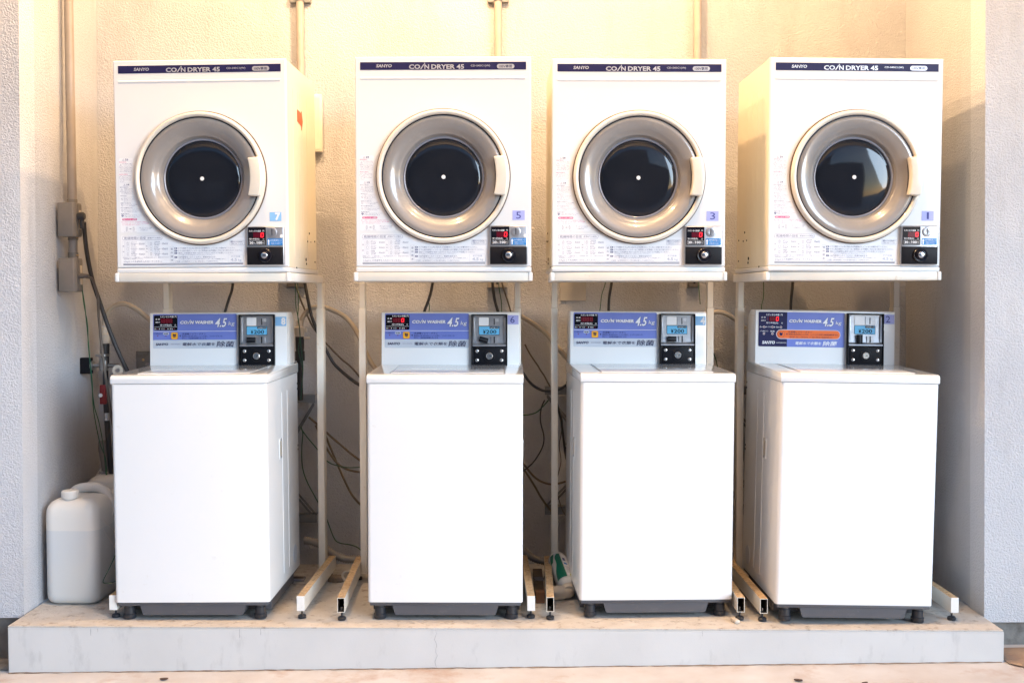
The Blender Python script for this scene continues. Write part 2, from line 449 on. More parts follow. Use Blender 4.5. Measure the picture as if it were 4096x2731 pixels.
crackline('hairline_crack', [(-.252 + .004 * math.sin(i * 1.7) + random.uniform(-.002, .002), -.006 - .0105 * i) for i in range(13)], .0005, M_crack, sl_b)
for x0, ln in ((-1.395, .024), (-1.372, .012), (-.90, .03), (-.83, .02), (.62, .016)):
    crackline('drip_mark', [(x0 + random.uniform(-.0006, .0006), -.006 - ln * i / 4) for i in range(5)], .0007, M_crack, sl_b)
b = bmesh.new(); rows = []
for i in range(161):
    x = -1.672 + 3.262 * i / 160; y = yfront(x) - .0009; z0 = gz(x)
    t_ = .0022 + .0018 * abs(math.sin(i * .71) * math.sin(i * .23 + 1)) + random.uniform(0, .0008)
    rows.append((b.verts.new((x, y - .006 * random.random(), z0 + .0012)), b.verts.new((x, y, z0 + t_))))
for A_, B_ in zip(rows[:-1], rows[1:]): b.faces.new((A_[0], B_[0], B_[1], A_[1]))
q = MB(); q.merge(b, M_dirt); q.build('dirt_seam', sl_b, smooth=False)
def patch(name, label, pts, m, dz=.004):
    b = bmesh.new(); b.faces.new([b.verts.new((x, y, gz(x) + dz)) for x, y in pts])
    bmesh.ops.triangulate(b, faces=b.faces[:]); bmesh.ops.subdivide_edges(b, edges=b.edges[:], cuts=1)
    for v in b.verts: v.co.z = gz(v.co.x) + dz
    q = MB(); q.merge(b, m); o = q.build(name); tag(o, label, None, kind='structure')
M_clay = mat('clay_ground', (0.34, 0.24, 0.16), 0.9, col2=(0.22, 0.14, 0.10), nscale=18, namt=1.3, bump=0.6, bscale=90, bdist=0.003)
patch('ground_earth', 'brown bare earth strip beside the right end of the platform', [(1.607, 3.76), (1.604, 3.60), (1.66, 3.54), (1.72, 3.42), (1.9, 3.2), (2.6, 3.0), (2.6, 3.76)], M_clay)
patch('ground_dark', 'dark stained ground strip beside the left end of the platform', [(-1.684, 3.84), (-2.6, 3.85), (-2.6, 3.70), (-1.95, 3.735), (-1.684, 3.72)], M_old)
q = MB()
b = bmesh.new(); nx, ny = 60, 22
rr = random.Random(3)
G = [[b.verts.new((-1.6725 + 3.2675 * i / nx, (yfront(-1.6725 + 3.2675 * i / nx) + 0.0015) * (1 - j / ny) + (YB + 0.01) * j / ny, 0)) for i in range(nx + 1)] for j in range(ny + 1)]
for j in range(ny):
    for i in range(nx): b.faces.new((G[j][i], G[j][i + 1], G[j + 1][i + 1], G[j + 1][i]))
bot = [b.verts.new((v.co.x, v.co.y, -0.004)) for v in G[0]]
for i in range(nx): b.faces.new((bot[i], bot[i + 1], G[0][i + 1], G[0][i]))
for v in b.verts:
    if v.co.y > 3.75: v.co.z += rr.uniform(-0.0004, 0.0004)
q.merge(b, M_floor); q.build('worn_top', p)

# the building: reveals, back wall, pillars
bw = thing('building_wall', 'textured plaster building wall with a deep alcove holding the machines', 'wall', (0, 0, 0))
def slab_quad(name, pts, depth_vec, m, parent):
    """four corner points, given thickness along depth_vec"""
    q = MB(); b = bmesh.new(); d = Vector(depth_vec)
    a = [b.verts.new(p) for p in pts]; c = [b.verts.new(Vector(p) + d) for p in pts]
    b.faces.new(a); b.faces.new(c[::-1])
    for i in range(4): b.faces.new((a[i], c[i], c[(i + 1) % 4], a[(i + 1) % 4]))
    bmesh.ops.recalc_face_normals(b, faces=b.faces[:])
    q.merge(b, m); return q.build(name, parent)
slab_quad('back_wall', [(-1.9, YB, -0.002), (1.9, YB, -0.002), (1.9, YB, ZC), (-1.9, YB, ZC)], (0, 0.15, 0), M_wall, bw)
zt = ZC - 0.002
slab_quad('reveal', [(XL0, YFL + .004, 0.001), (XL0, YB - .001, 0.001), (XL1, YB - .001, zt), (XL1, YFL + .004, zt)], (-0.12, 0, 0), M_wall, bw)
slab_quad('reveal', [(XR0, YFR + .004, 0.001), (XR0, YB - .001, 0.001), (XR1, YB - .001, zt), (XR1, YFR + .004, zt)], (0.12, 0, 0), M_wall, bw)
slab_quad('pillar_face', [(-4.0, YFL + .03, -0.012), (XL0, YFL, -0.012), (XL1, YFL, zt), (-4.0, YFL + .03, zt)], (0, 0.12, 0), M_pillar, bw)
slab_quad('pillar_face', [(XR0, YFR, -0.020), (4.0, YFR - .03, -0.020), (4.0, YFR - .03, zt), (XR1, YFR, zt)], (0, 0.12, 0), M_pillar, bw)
slab_quad('base_course', [(-4.0, YFL + .045, -0.3), (-1.676, YFL + .020, -0.3), (-1.676, YFL + .020, -0.0125), (-4.0, YFL + .045, -0.0125)], (0, 0.1, 0), M_old, bw)
slab_quad('base_course', [(1.599, YFR + .02, -0.3), (4.0, YFR - .01, -0.3), (4.0, YFR - .01, -0.0205), (1.599, YFR + .02, -0.0205)], (0, 0.1, 0), M_old, bw)
q = MB(); q.box(-4.0, 4.0, 1.6, YB + .15, ZC, ZC + 0.15, M_soffit); q.build('canopy_soffit', bw)
q = MB(); q.box(-4.0, 4.0, 1.45, 1.599, 2.72, ZC + 0.15, M_soffit); q.build('added_shade_beam', bw)  # unseen beam, added to hide sky and shade the upper fronts

# the building across the yard, behind the camera: what the door glass mirrors
ob = thing('opposite_building', 'grey building across the yard, mirrored dark in the dryer doors', 'building', (0, -6.0, -0.15))
q = MB(); q.box(-14, 2.6, -3, 0, 0, 5.2, M_old); q.box(2.6, 5.6, -3, -.2, 0, 3.7, M_old); q.build('wall', ob)
for x in (-6.2, -3.4, .6):
    f_ = MB().box(x - .75, x + .75, -.02, .05, .9, 2.3, M_cap, .01, 1).build('window', ob)
    MB().box(x - .68, x + .68, .051, .056, .97, 2.23, M_ringgrey).build('pane', f_)

# ------------------------------------------------------------------ ceiling lamps (above the frame; their glints show in the doors)
LAMPS = ((-0.86, 3.30, 68), (-0.04, 3.64, 100), (0.78, 2.98, 56)); LZ = 3.12
def lamp(i, x, y, watt):
    t = thing('ceiling_lamp', 'warm bulb under the canopy soffit, %s' % ('left one', 'middle one', 'right one')[i], 'lamp', (x, y, LZ), group='warm lamps under the canopy soffit')
    MB().lathe([(0.0, 0.098), (0.055, 0.098), (0.06, 0.085), (0.05, 0.075), (0.022, 0.07), (0.02, 0.045), (0.0, 0.045)], M_cream, 32, 'z').build('lamp_holder', t)
    l = bpy.data.lights.new('bulb_light', 'POINT'); l.energy = watt; l.color = (1.0, 0.635, 0.33); l.shadow_soft_size = 0.028
    lo = bpy.data.objects.new('bulb', l); COL.objects.link(lo); lo.parent = t
for i, a_ in enumerate(LAMPS): lamp(i, *a_)

# ------------------------------------------------------------------ dryers
DW, DD, DH = 0.575, 0.47, 0.700
HZ = 0.3117      # height of the door centre above the dryer's underside
def panel_with_hole(mb, x0, x1, z0, z1, cz, r, y0, y1, m, n=96):
    b = bmesh.new()
    def outer(t):
        c, s = math.cos(t), math.sin(t); k = 1e9
        if c > 1e-9: k = min(k, x1 / c)
        if c < -1e-9: k = min(k, x0 / c)
        if s > 1e-9: k = min(k, (z1 - cz) / s)
        if s < -1e-9: k = min(k, (z0 - cz) / s)
        return (c * k, cz + s * k)
    ang = sorted([2 * PI * i / n for i in range(n)] + [math.atan2(z - cz, x) % (2 * PI) for x in (x0, x1) for z in (z0, z1)])
    A = []; B = []; C_ = []; D = []
    e = 0.003
    for t in ang:
        ox, oz = outer(t)
        A.append(b.verts.new((r * math.cos(t), y0, cz + r * math.sin(t))))
        ix = max(x0 + e, min(x1 - e, ox)); iz = max(z0 + e, min(z1 - e, oz))
        B.append(b.verts.new((ix, y0, iz)))
        C_.append(b.verts.new((ox, y0 + e, oz)))
        D.append(b.verts.new((ox, y1, oz)))
    for k in range(len(ang)):
        k2 = (k + 1) % len(ang)
        for P, Q in ((A, B), (B, C_), (C_, D)): b.faces.new((P[k], P[k2], Q[k2], Q[k]))
    bmesh.ops.recalc_face_normals(b, faces=b.faces[:])
    for f in b.faces:
        if f.calc_center_median().y < y0 + 1e-4 and f.normal.y > 0: bmesh.ops.reverse_faces(b, faces=b.faces[:]); break
    mb.merge(b, m)

def coin_text_small(d, s, u0, v0, u1, v1, m, lay=2, bold=0.0, shear=0.0): d.text(s, u0, v0, u1, v1, m, lay, bold, shear)

def logo_coin(d, word, u0, u1, v0, v1, m, lay=2, bold=0.03, shear=0.0):
    """CO/N + word: the I is a slash whose dot rises above the line"""
    W = u1 - u0; h = v1 - v0
    kC = {'DRYER 45': (0.205, 0.245, 0.30, 0.365, 0.405), 'WASHER': (0.225, 0.27, 0.32, 0.40, 0.44)}[word]
    d.text('CO', u0, v0, u0 + W * kC[0], v1, m, lay, bold, shear)
    a = u0 + W * (kC[0] - 0.004); c = u0 + W * (kC[1] + 0.015)
    t = W * 0.024
    d.poly([(a, v1), (a + t, v1), (c + t * .9, v0), (c, v0)], m, lay + 1)
    d.circ(c + t * 1.0, v0 - h * 0.20, h * 0.12, m, lay + 1, 12)
    d.text('N', u0 + W * (kC[1] + .035), v0, u0 + W * kC[3], v1, m, lay, bold, shear)
    d.text(word, u0 + W * kC[4], v0, u1, v1, m, lay, bold, shear)
def logo_maker(d, u0, u1, v0, v1, m, cut, lay=2):
    d.text('SANYO', u0, v0, u1, v1, m, lay, 0.035, 0.15)
    W = u1 - u0
    d.poly([(u0 + W * .43, v1 + 1), (u0 + W * .46, v1 + 1), (u0 + W * .47, v0 + 4), (u0 + W * .44, v0 + 4)], cut, lay + 1)

def warning_label():
    d = Decal(1 / 1200 * 0.4039, (812 - 400) / 0.4039, 1 / 1204 * 0.4039, (1107 - 600) / 0.4039)
    pts = [(205, 140), (212, 124), (226, 120), (330, 120), (346, 126), (350, 145), (340, 230), (342, 360), (372, 480), (432, 610), (500, 712), (548, 780), (556, 810), (548, 842), (530, 851), (222, 851), (208, 842)]
    d.poly(pts, M_decal, 0)
    def tri(u, v, s):
        d.line(u, v - s, u + s, v + s * .8, 1.6, M_ink, 1); d.line(u, v - s, u - s, v + s * .8, 1.6, M_ink, 1); d.line(u - s, v + s * .8, u + s, v + s * .8, 1.6, M_ink, 1)
        d.line(u, v - s * .25, u, v + s * .4, 2, M_ink, 1)
    def no(u, v, r):
        for k in range(16):
            a, c = 2 * PI * k / 16, 2 * PI * (k + 1) / 16
            d.line(u + r * math.cos(a), v + r * math.sin(a), u + r * math.cos(c), v + r * math.sin(c), 1.6, M_ink, 1)
        d.line(u - r * .7, v - r * .7, u + r * .7, v + r * .7, 1.6, M_ink, 1)
    tri(251, 138, 10); d.text('警告', 268, 126, 300, 146, M_ink, 1, 0.03)
    d.line(208, 150, 346, 150, 1.2, M_inkpale, 1)
    d.text('●火災の恐れあり。', 210, 155, 284, 165, M_pink, 1, 0.02)
    tri(225, 196, 17)
    for k, s in enumerate(('食用油、動物系油、機械油', 'ドライクリーニング油', 'ベンジンやシンナー', 'ガソリンなどの付着した衣類は', '洗濯後でも絶対に乾燥しないで', 'ください。油の酸化熱による自', '然発火や引火の恐れがあります。')):
        u0 = 238 if k == 0 else (250 if k < 3 else 212); d.text(s, u0, 173 + 13 * k, 334 if k != 2 else 326, 181 + 13 * k, M_ink, 1)
    d.line(208, 270, 335, 270, 1.2, M_inkpale, 1)
    d.text('●お子様に注意する。', 210, 275, 296, 285, M_pink, 1, 0.02)
    no(226, 310, 17)
    for k, s in enumerate(('お子様だけで使わせない', '幼児の手の届くところで', '使わせないでください。', 'やけど・感電・けがをする恐れ', 'があります。')):
        d.text(s, 246 if k < 3 else 212, 292 + 13.5 * k, (330, 330, 328, 326, 256)[k], 300 + 13.5 * k, M_ink, 1)
    d.line(208, 362, 335, 362, 1.2, M_inkpale, 1)
    tri(257, 384, 10); d.text('注意', 274, 373, 305, 391, M_ink, 1, 0.02)
    d.line(208, 397, 338, 397, 1.2, M_inkpale, 1)
    d.text('●やけどの恐れあり。', 212, 402, 298, 412, M_ink, 1, 0.02)
    tri(229, 437, 17)
    for k, s in enumerate(('運転の終わってから30分は', '衣類を取り出さないこと。', '金属ボタンなどが、高温。', 'ドアの内側が熱くなって', 'やけどをする恐れがあります。')):
        d.text(s, 254 if k < 3 else 224, 417 + 13 * k, 338, 425 + 13 * k, M_ink, 1)
    y = 487
    for hd, a, e_ in (('●水をかけない。', ('本体やドラムに水をかけたり', '本体丸洗いしないでください。', '感電・漏電・ショートによる', '恐れがあります。'), 282), ('●衣類は十分に脱水する。', ('しずくのたれるような衣類を', 'いでください。感電の恐れがある。'), 320),
                      ('●火気や灯油類を近づけない。', ('運転中はベンジン、シンナー、ガソリン', 'などの可燃物を近づけないでください。', '火災の原因になります。'), 338), ('●衣類を確認する。', ('洗濯表示、金属か衣類か取り除いてください。', '衣類の恐れがあります。'), 302)):
        d.text(hd, 216, y, e_, y + 9, M_ink, 1, 0.02)
        if hd[1] == '衣' and '確' in hd:
            d.circ(232, y + 22, 11, M_ink, 1); d.rect(230.5, y + 14, 233.5, y + 25, M_decal, 2)
        else: no(230, y + 12 + 6 * len(a), 10)
        for k, s in enumerate(a):
            d.text(s, 248, y + 14 + 13 * k, min(438, 330 + (y - 480) * 0.42 + 22 * (k != len(a) - 1)), y + 21.5 + 13 * k, M_ink, 1)
        y += 20 + 13 * len(a)
        d.line(212, y - 3, 300 + (y - 480) * .45, y - 3, 1, M_inkpale, 1)
    d.rect(227, 713, 376, 733, M_pink, 1, 9); d.text('排気フィルターの掃除', 234, 716, 370, 730, M_txtwhite, 2, 0.02)
    for k, s in enumerate(('●ドラム奥のフィルターカバーの中央部を引いて本体から', 'はずします。次にフィルターを外し、糸くずの掃除', 'をしておきに取り付けてください。')):
        d.text(s, 220 + 8 * (k > 0), 744 + 14.5 * k, (474, 492, 408)[k], 753 + 14.5 * k, M_pink, 1)
    for u in (272, 340):
        for k in range(12):
            a, c = 2 * PI * k / 12, 2 * PI * (k + 1) / 12
            d.line(u + 8 * math.cos(a), 817 + 20 * math.sin(a), u + 8 * math.cos(c), 817 + 20 * math.sin(c), 1.6, M_ink, 1)
        d.line(u, 800, u, 834, 1.5, M_ink, 1)
    d.line(294, 817, 312, 817, 3, M_ink, 1); d.poly([(310, 811), (320, 817), (310, 823)], M_ink, 2)
    d.text('●フィルターにホコリを掃除', 400, 801, 524, 809, M_ink, 1); d.text('フィルターカバーのつけはず', 408, 813, 516, 821, M_ink, 1); d.text('しを掃除せます。', 408, 826, 486, 834, M_ink, 1)
    d.text('フィルターカバー', 244, 842, 310, 849, M_ink, 1); d.text('フィルター', 330, 842, 370, 849, M_ink, 1)
    return d

def info_label():
    k = 0.3827 / 1216
    d = Decal(k, (1775.5 - 1400) / 0.3827, k, (1094 - 800) / 0.3827)
    pts = [(113, 385), (122, 370), (560, 368), (640, 376), (760, 440), (900, 482), (1010, 494), (1120, 486), (1240, 448), (1300, 408), (1330, 399), (1425, 400), (1440, 412), (1442, 672), (1430, 692), (125, 692), (113, 680)]
    d.poly(pts, M_decal, 0)
    d.frame(131, 377, 557, 418, M_ink, M_decal, 1, 19, 2.2)
    d.text('乾燥時間の目安', 152, 384, 382, 411, M_ink, 3); d.text('(室温20℃の場合)', 398, 388, 542, 408, M_ink, 3)
    for u, s in ((128, '混紡'), (378, 'もめん')):
        d.frame(u, 431, u + 26, 588, M_inkpale, M_decal, 1, 3, 1.6)
        for j, c in enumerate(s): d.text(c, u + 5, (474, 532)[j] if len(s) == 2 else 474 + 29 * j, u + 21, ((474, 532)[j] if len(s) == 2 else 474 + 29 * j) + 15, M_ink, 3)
    rows = (('カッターシャツ', '約200g', '(約5枚)', '約30分', '下着(半袖)', '約130g', '(約6枚)', '約60分'), ('ブラウス', '約200g', '(約8枚)', '約30分', 'タオル', '約70g', '(約15枚)', '約60分'), ('作業服', '約800g', '(約3着)', '約60分', 'パジャマ', '約500g', '(約1着)', '約60分'))
    for j, r_ in enumerate(rows):
        v = 432 + 54 * j
        for h_, u in ((0, 163), (4, 411)):
            d.frame(u, v, u + 47, v + 48, M_inkpale, M_decal, 1, 6, 1.8)
            d.line(u + 14, v + 14, u + 24, v + 10, 1.8, M_ink, 3); d.line(u + 24, v + 10, u + 34, v + 14, 1.8, M_ink, 3)
            d.line(u + 14, v + 14, u + 15, v + 38, 1.8, M_ink, 3); d.line(u + 34, v + 14, u + 33, v + 38, 1.8, M_ink, 3); d.line(u + 15, v + 38, u + 33, v + 38, 1.8, M_ink, 3)
            if (j + h_) % 2 == 0: d.line(u + 24, v + 12, u + 24, v + 36, 1.5, M_ink, 3)
            d.text(r_[h_], u + 58, v, u + 58 + 15 * min(4.2, len(r_[h_])), v + 14, M_ink, 1)
            d.text(r_[h_ + 1], u + 58, v + 17, u + 116, v + 31, M_ink, 1); d.text(r_[h_ + 2], u + 60, v + 34, u + 112, v + 47, M_ink, 1)
            d.line(u + 118, v + 25, u + 142, v + 25, 1.0, M_ink, 1)
            d.text(r_[h_ + 3], u + 145, v + 15, u + 205, v + 36, M_ink, 1)
    d.text('※室温およびセンイの種類や量によって乾燥時間は変化します。室温が10℃下がると', 131, 596, 624, 607, M_ink, 1)
    d.text('乾燥時間は10%程度長くなります。', 142, 611, 350, 622, M_ink, 1)
    d.text('4.5kg以上の洗濯物を入れないでください。', 141, 634, 552, 656, M_ink, 1)
    d.frame(636, 489, 676, 658, M_inkpale, M_decal, 1, 5, 1.8)
    for j, c in enumerate('操作順序'): d.text(c, 645, 503 + 39.5 * j, 668, 526 + 39.5 * j, M_ink, 3)
    for n_, v, s, u1 in (('1', 499, 'ドアを開きドラム内に他の人の洗濯物が入っていないか確かめてください。', 1332), ('2', 525, 'ドラム奥の排気フィルターはご使用前に必ず掃除して元どおり取り付けてください。', 1404),
                         ('3', 550, '脱水した洗濯物を1枚ずつ広げてドラムに入れてドアを閉じてください。', 1310), ('4', 593, '100円硬貨を入れてください。乾燥を始めます。', 1128)):
        d.rect(684, v, 709, v + 18, M_ink, 1, 3); d.poly([(706, v), (718, v + 9), (706, v + 18)], M_ink, 1.2)
        d.text(n_, 692, v + 3, 700, v + 15, M_decal, 3, 0.03)
        d.text(s, 727, v, u1, v + 18, M_ink, 1)
    d.text('(ドアを閉じるとき洗濯物がはさまらないようにしてください。)', 727, 574, 1110, 586, M_ink, 1)
    d.text('(ドアを開ければ運転は止まり乾燥状態を確かめられます。閉じれば再運転します。)', 727, 617, 1230, 629, M_ink, 1)
    d.frame(684, 637, 748, 656, M_inkpale, M_decal, 1, 5, 1.6); d.text('ご注意', 693, 640, 741, 653, M_ink, 3)
    d.text('100円硬貨専用ですので他の硬貨は投入しても返却されません。', 757, 640, 1150, 653, M_ink, 1)
    d.frame(1274, 430, 1430, 482, M_ink, M_decal, 1, 6, 1.8)
    d.rect(1284, 437, 1310, 453, M_ink, 3, 3); d.text('cd', 1288, 440, 1306, 450, M_decal, 4, 0.03)
    d.text('表示中は送風運転で', 1313, 438, 1420, 453, M_ink, 3); d.text('衣類を冷ましています。', 1284, 459, 1420, 474, M_ink, 3)
    d.frame(1253, 580, 1416, 660, M_inkpale, M_decal, 1, 8, 1.8)
    d.text('乾燥容量', 1288, 589, 1384, 607, M_inkpale, 3, 0.02); d.text('4.5', 1280, 616, 1348, 648, M_inkpale, 3, 0.035); d.text('kg', 1360, 624, 1396, 653, M_inkpale, 3, 0.02)
    d.rect(136, 664, 1414, 668, M_navy, 1); d.rect(136, 674, 1414, 681, M_navy, 1)
    return d

def seg_digit(d, s, u, v, w_, h_, m, lay, t):
    """seven-segment digit"""
    on = {'0': 'abcdef', '8': 'abcdefg', '1': 'bc'}[s]
    sh = 0.12 * w_
    q = {'a': ((0, 0), (1, 0)), 'b': ((1, 0), (1, .5)), 'c': ((1, .5), (1, 1)), 'd': ((0, 1), (1, 1)), 'e': ((0, .5), (0, 1)), 'f': ((0, 0), (0, .5)), 'g': ((0, .5), (1, .5))}
    for k in on:
        (a, b_), (c, e) = q[k]
        g_ = 0.03
        d.line(u + a * w_ + sh * (1 - b_) + (g_ * w_ if a != c else 0), v + b_ * h_ + (g_ * h_ if b_ != e else 0), u + c * w_ + sh * (1 - e) - (g_ * w_ if a != c else 0), v + e * h_ - (g_ * h_ if b_ != e else 0), t, m, lay)

def make_dryer():
    t = thing('coin_dryer', None, 'dryer', (0, 0, 0), group='white coin tumble dryers on steel stands')
    # cabinet: shell behind the front panel, open towards the door
    q = MB(); b = bmesh.new()
    x0, x1, y0, y1, z0, z1 = -DW / 2 + .0015, DW / 2 - .0015, 0.012, DD, 0.0180, DH - .0015
    c = 0.016  # the rear corners are chamfered
    prof = [(x0, y0), (x0, y1 - c), (x0 + c, y1), (x1 - c, y1), (x1, y1 - c), (x1, y0)]
    lo = [b.verts.new((x, y, z0)) for x, y in prof]; hi = [b.verts.new((x, y, z1)) for x, y in prof]
    for i in range(len(prof) - 1): b.faces.new((lo[i], lo[i + 1], hi[i + 1], hi[i]))
    b.faces.new(hi); b.faces.new(lo[::-1])
    bmesh.ops.recalc_face_normals(b, faces=b.faces[:])
    q.merge(b, M_side); cab = q.build('cabinet', t)
    for s in (-1, 1):       # pressed ribs down each side
        for yy in (0.10, 0.17, 0.205, 0.24, 0.31): MB().box(s * (DW / 2 - .0015) - .0007, s * (DW / 2 - .0015) + .0007, yy, yy + 0.0035, 0.05, DH - .08, M_side).build('side_rib', cab)
    for s in (-1, 1):
        for yy, zz, r in ((0.33, 0.145, .004), (0.30, 0.115, .003), (0.35, 0.115, .003), (0.27, 0.05, .0055), (0.275, 0.035, .004), (0.42, 0.12, .003), (0.42, 0.045, .003), (0.12, 0.017, .0035)):
            MB().lathe([(0, -.0012), (r, -.0012), (r, .0012), (0, .0012)], M_black, 12, 'x', Matrix.Translation((s * (DW / 2 - .0008), yy, zz))).build('screw_hole', cab)
    # service plate on the right side
    q = MB(); q.box(DW / 2 - .0016, DW / 2 - .0002, 0.30, 0.37, 0.075, 0.135, M_side, 0.0005, 1); q.build('service_plate', cab)
    q = MB(); panel_with_hole(q, -DW / 2, DW / 2, 0.0188, DH, HZ, 0.2035, 0.0, 0.0125, M_white); q.build('front_panel', t, ang=30)
    # base trim: the rounded plinth under the front panel
    q = MB(); q.box(-DW / 2 - .0005, DW / 2 + .0005, -.002, DD, 0.0005, 0.0176, M_white, 0.005, 3); q.build('base_trim', t)
    # embossed ridge
    q = MB(); q.prism([(-0.0, 0.6355), (-0.0016, 0.6335), (-0.0022, 0.6310), (-0.0018, 0.6285), (0.0, 0.6260)], -0.270, 0.268, M_white, 'x'); q.build('ridge', t)
    # door
    q = MB().lathe([(0.2205, -.0006), (0.2205, -.004), (0.2165, -.005), (0.2160, 0.002)], M_gasket, 96, 'y')
    door = MB().lathe([(0.2168, 0.004), (0.2172, -.012), (0.2155, -.019), (0.2105, -.0235), (0.2050, -.0225), (0.2015, -.018), (0.2005, -.012), (0.2005, 0.004)], M_cream, 96, 'y').build('door', t, (0, 0, HZ), ang=60)
    q.build('gasket', door)
    MB().lathe([(0.2005, -.0125), (0.1995, -.0145), (0.1975, -.0145), (0.1965, -.012)], M_trim, 96, 'y').build('trim_ring', door, ang=60)
    MB().lathe([(0.1968, -.0125), (0.192, -.0165), (0.183, -.0160), (0.172, -.0130), (0.162, -.0090), (0.154, -.0035), (0.1480, .0030), (0.1455, .0046), (0.1425, .0062), (0.1385, .0125), (0.1355, .0205), (0.1330, .0225)], M_taupe, 96, 'y').build('door_bowl', door, ang=70)
    MB().lathe([(0.1332, .0220), (0.1318, .0200), (0.1290, .0200), (0.1265, .0235)], M_ringgrey, 96, 'y').build('bowl_ring', door, ang=70)
    MB().lathe([(0.1268, .0230), (0.122, .0195), (0.113, .0168), (0.098, .0146), (0.07, .0122), (0.035, .0108), (0.0, .0104)], M_lens, 96, 'y').build('window_glass', door, ang=70)
    MB().lathe([(0.0068, .0108), (0.0064, .0096), (0.0, .0091)], M_dot, 20, 'y').build('hub_cap', door)
    # handle
    pts = []
    for k in range(13):
        s = -1 + k / 6; pts.append((0.1655 + 0.008 * (s * s) * -1 + 0.006, 0.0635 * s))
    left = [(0.1655 + 0.0075 * (1 - (k / 6 - 1) ** 2), 0.0615 * (k / 6 - 1)) for k in range(13)]
    right = [(0.2035 + 0.0085 * (1 - (k / 6 - 1) ** 2), 0.0640 * (1 - k / 6)) for k in range(13)]
    q = MB(); q.prism(left + right, -.043, -.011, M_cream, 'y', 0.0045, 3); q.build('door_handle', door)
    q = MB(); q.prism([(x - (.0028 if x < .19 else -.0002), z * 1.05) for x, z in left + [(0.19, .064), (0.19, -.064)][::1]], -.0135, -.0105, M_trim, 'y'); q.build('handle_recess', door)
    # navy name strip
    k = 0.4464 / 1216
    d = Decal(k, (1775.5 - 1200) / 0.4464, k, 1094 / 0.4464)
    d.rect(549, 587, 2031, 664, M_decal, 0, 2); d.rect(553, 591, 2028, 660, M_navy, 1)
    logo_maker(d, 698, 836, 610, 638, M_silver, M_navy)
    logo_coin(d, 'DRYER 45', 988, 1478, 612, 653, M_silver)
    d.text('CD-S45C1(W)', 1537, 616, 1708, 637, M_silver, 2, 0.01)
    d.rect(1769, 610, 1924, 651, M_silver, 2, 20); d.text('100V専用', 1788, 616, 1902, 645, M_navy, 3, 0.01)
    d.build('name_strip', t)
    warning_label().build('warning_label', t)
    info_label().build('instruction_label', t)
    # coin box
    q = MB(); q.box(0.1515, 0.2765, -.013, .002, 0.0235, 0.1520, M_metal, 0.005, 3)
    cb = q.build('coin_box', t)
    kk = 0.3827 / 1216
    d = Decal(kk, (1775.5 - 1400) / 0.3827, kk, (1094 - 800) / 0.3827, y0=-.0136)
    d.rect(1478, 297, 1668, 488, M_gloss, 0, 8)
    d.text('ただいまの金額', 1492, 327, 1616, 346, M_txtwhite, 1, 0.01); d.text('円', 1634, 328, 1651, 346, M_txtwhite, 1)
    d.rect(1535, 352, 1650, 407, M_redwin, 1); seg_digit(d, '0', 1616, 358, 24, 42, M_redled, 2, 8)
    d.text('残り時間(約)', 1492, 412, 1600, 431, M_txtwhite, 1, 0.01); d.text('分', 1634, 413, 1652, 430, M_txtwhite, 1)
    d.frame(1490, 438, 1657, 480, M_txtwhite, M_gloss, 1, 3, 2)
    d.text('30', 1498, 447, 1536, 472, M_txtwhite, 3, 0.03); d.text('分', 1538, 454, 1556, 472, M_txtwhite, 3); d.line(1560, 474, 1569, 446, 2, M_txtwhite, 3)
    d.text('100', 1573, 447, 1628, 472, M_txtwhite, 3, 0.03); d.text('円', 1630, 454, 1648, 472, M_txtwhite, 3)
    d.build('display', cb)
    d = Decal(kk, (1775.5 - 1400) / 0.3827, kk, (1094 - 800) / 0.3827, y0=-.0136)
    d.rect(1682, 417, 1843, 487, M_blue, 0, 8)
    d.poly([(1697, 422), (1710, 446), (1703, 446), (1703, 482), (1691, 482), (1691, 446), (1684, 446)], M_txtwhite, 1)
    d.text('100円硬貨投入口', 1713, 426, 1836, 444, M_txtwhite, 1); d.text('連続投入および途中での', 1722, 453, 1838, 463, M_txtwhite, 1); d.text('追加投入もできます。', 1722, 468, 1824, 478, M_txtwhite, 1)
    d.circ(1832, 392, 18, M_dot, 0)
    d.build('coin_label', cb)
    cx, cz = (1735 - (1775.5 - 1400) / 0.3827) * kk, ((1094 - 800) / 0.3827 - 350) * kk
    sl_ = MB().lathe([(0.0162, -.0128), (0.0158, -.0152), (0.0125, -.0166), (0.006, -.0156), (0, -.0152)], M_metal, 32, 'y').build('coin_slot', cb, (cx, 0, cz))
    MB().box(-.0009, .0009, -.0172, -.015, -.0105, .0115, M_black).build('slit', sl_)
    # lock plate
    def uv(u, v): return ((u - (1775.5 - 1400) / 0.3827) * kk, ((1094 - 800) / 0.3827 - v) * kk)
    a0, a1 = uv(1467, 688), uv(1850, 505)
    q = MB(); q.box(a0[0], a1[0], -.0165, -.0125, a0[1], a1[1], M_black, 0.0018, 2); lp = q.build('lock_plate', cb)
    lx, lz = uv(1660, 593)
    lk = MB().lathe([(0.0240, -.0160), (0.0235, -.0215), (0.0205, -.0245), (0.0165, -.0235), (0.0150, -.0290), (0.0118, -.0300), (0.0112, -.0285), (0, -.0280)], M_gloss, 40, 'y').build('lock', lp, (lx, 0, lz), ang=50)
    MB().lathe([(0.0102, -.0283), (0.0100, -.0305), (0.0085, -.0315), (0, -.0315)], M_chrome, 28, 'y').box(-.0038, .0038, -.0320, -.0312, -.0009, .0009, M_black).build('key_cylinder', lp, (lx, 0, lz))
    for du in (-95, 91):
        sx, sz = uv(1660 + du, 596)
        MB().lathe([(0.0032, -.0163), (0.0028, -.0178), (0, -.0180)], M_black, 12, 'y').build('screw', lp, (sx, 0, sz))
    return t

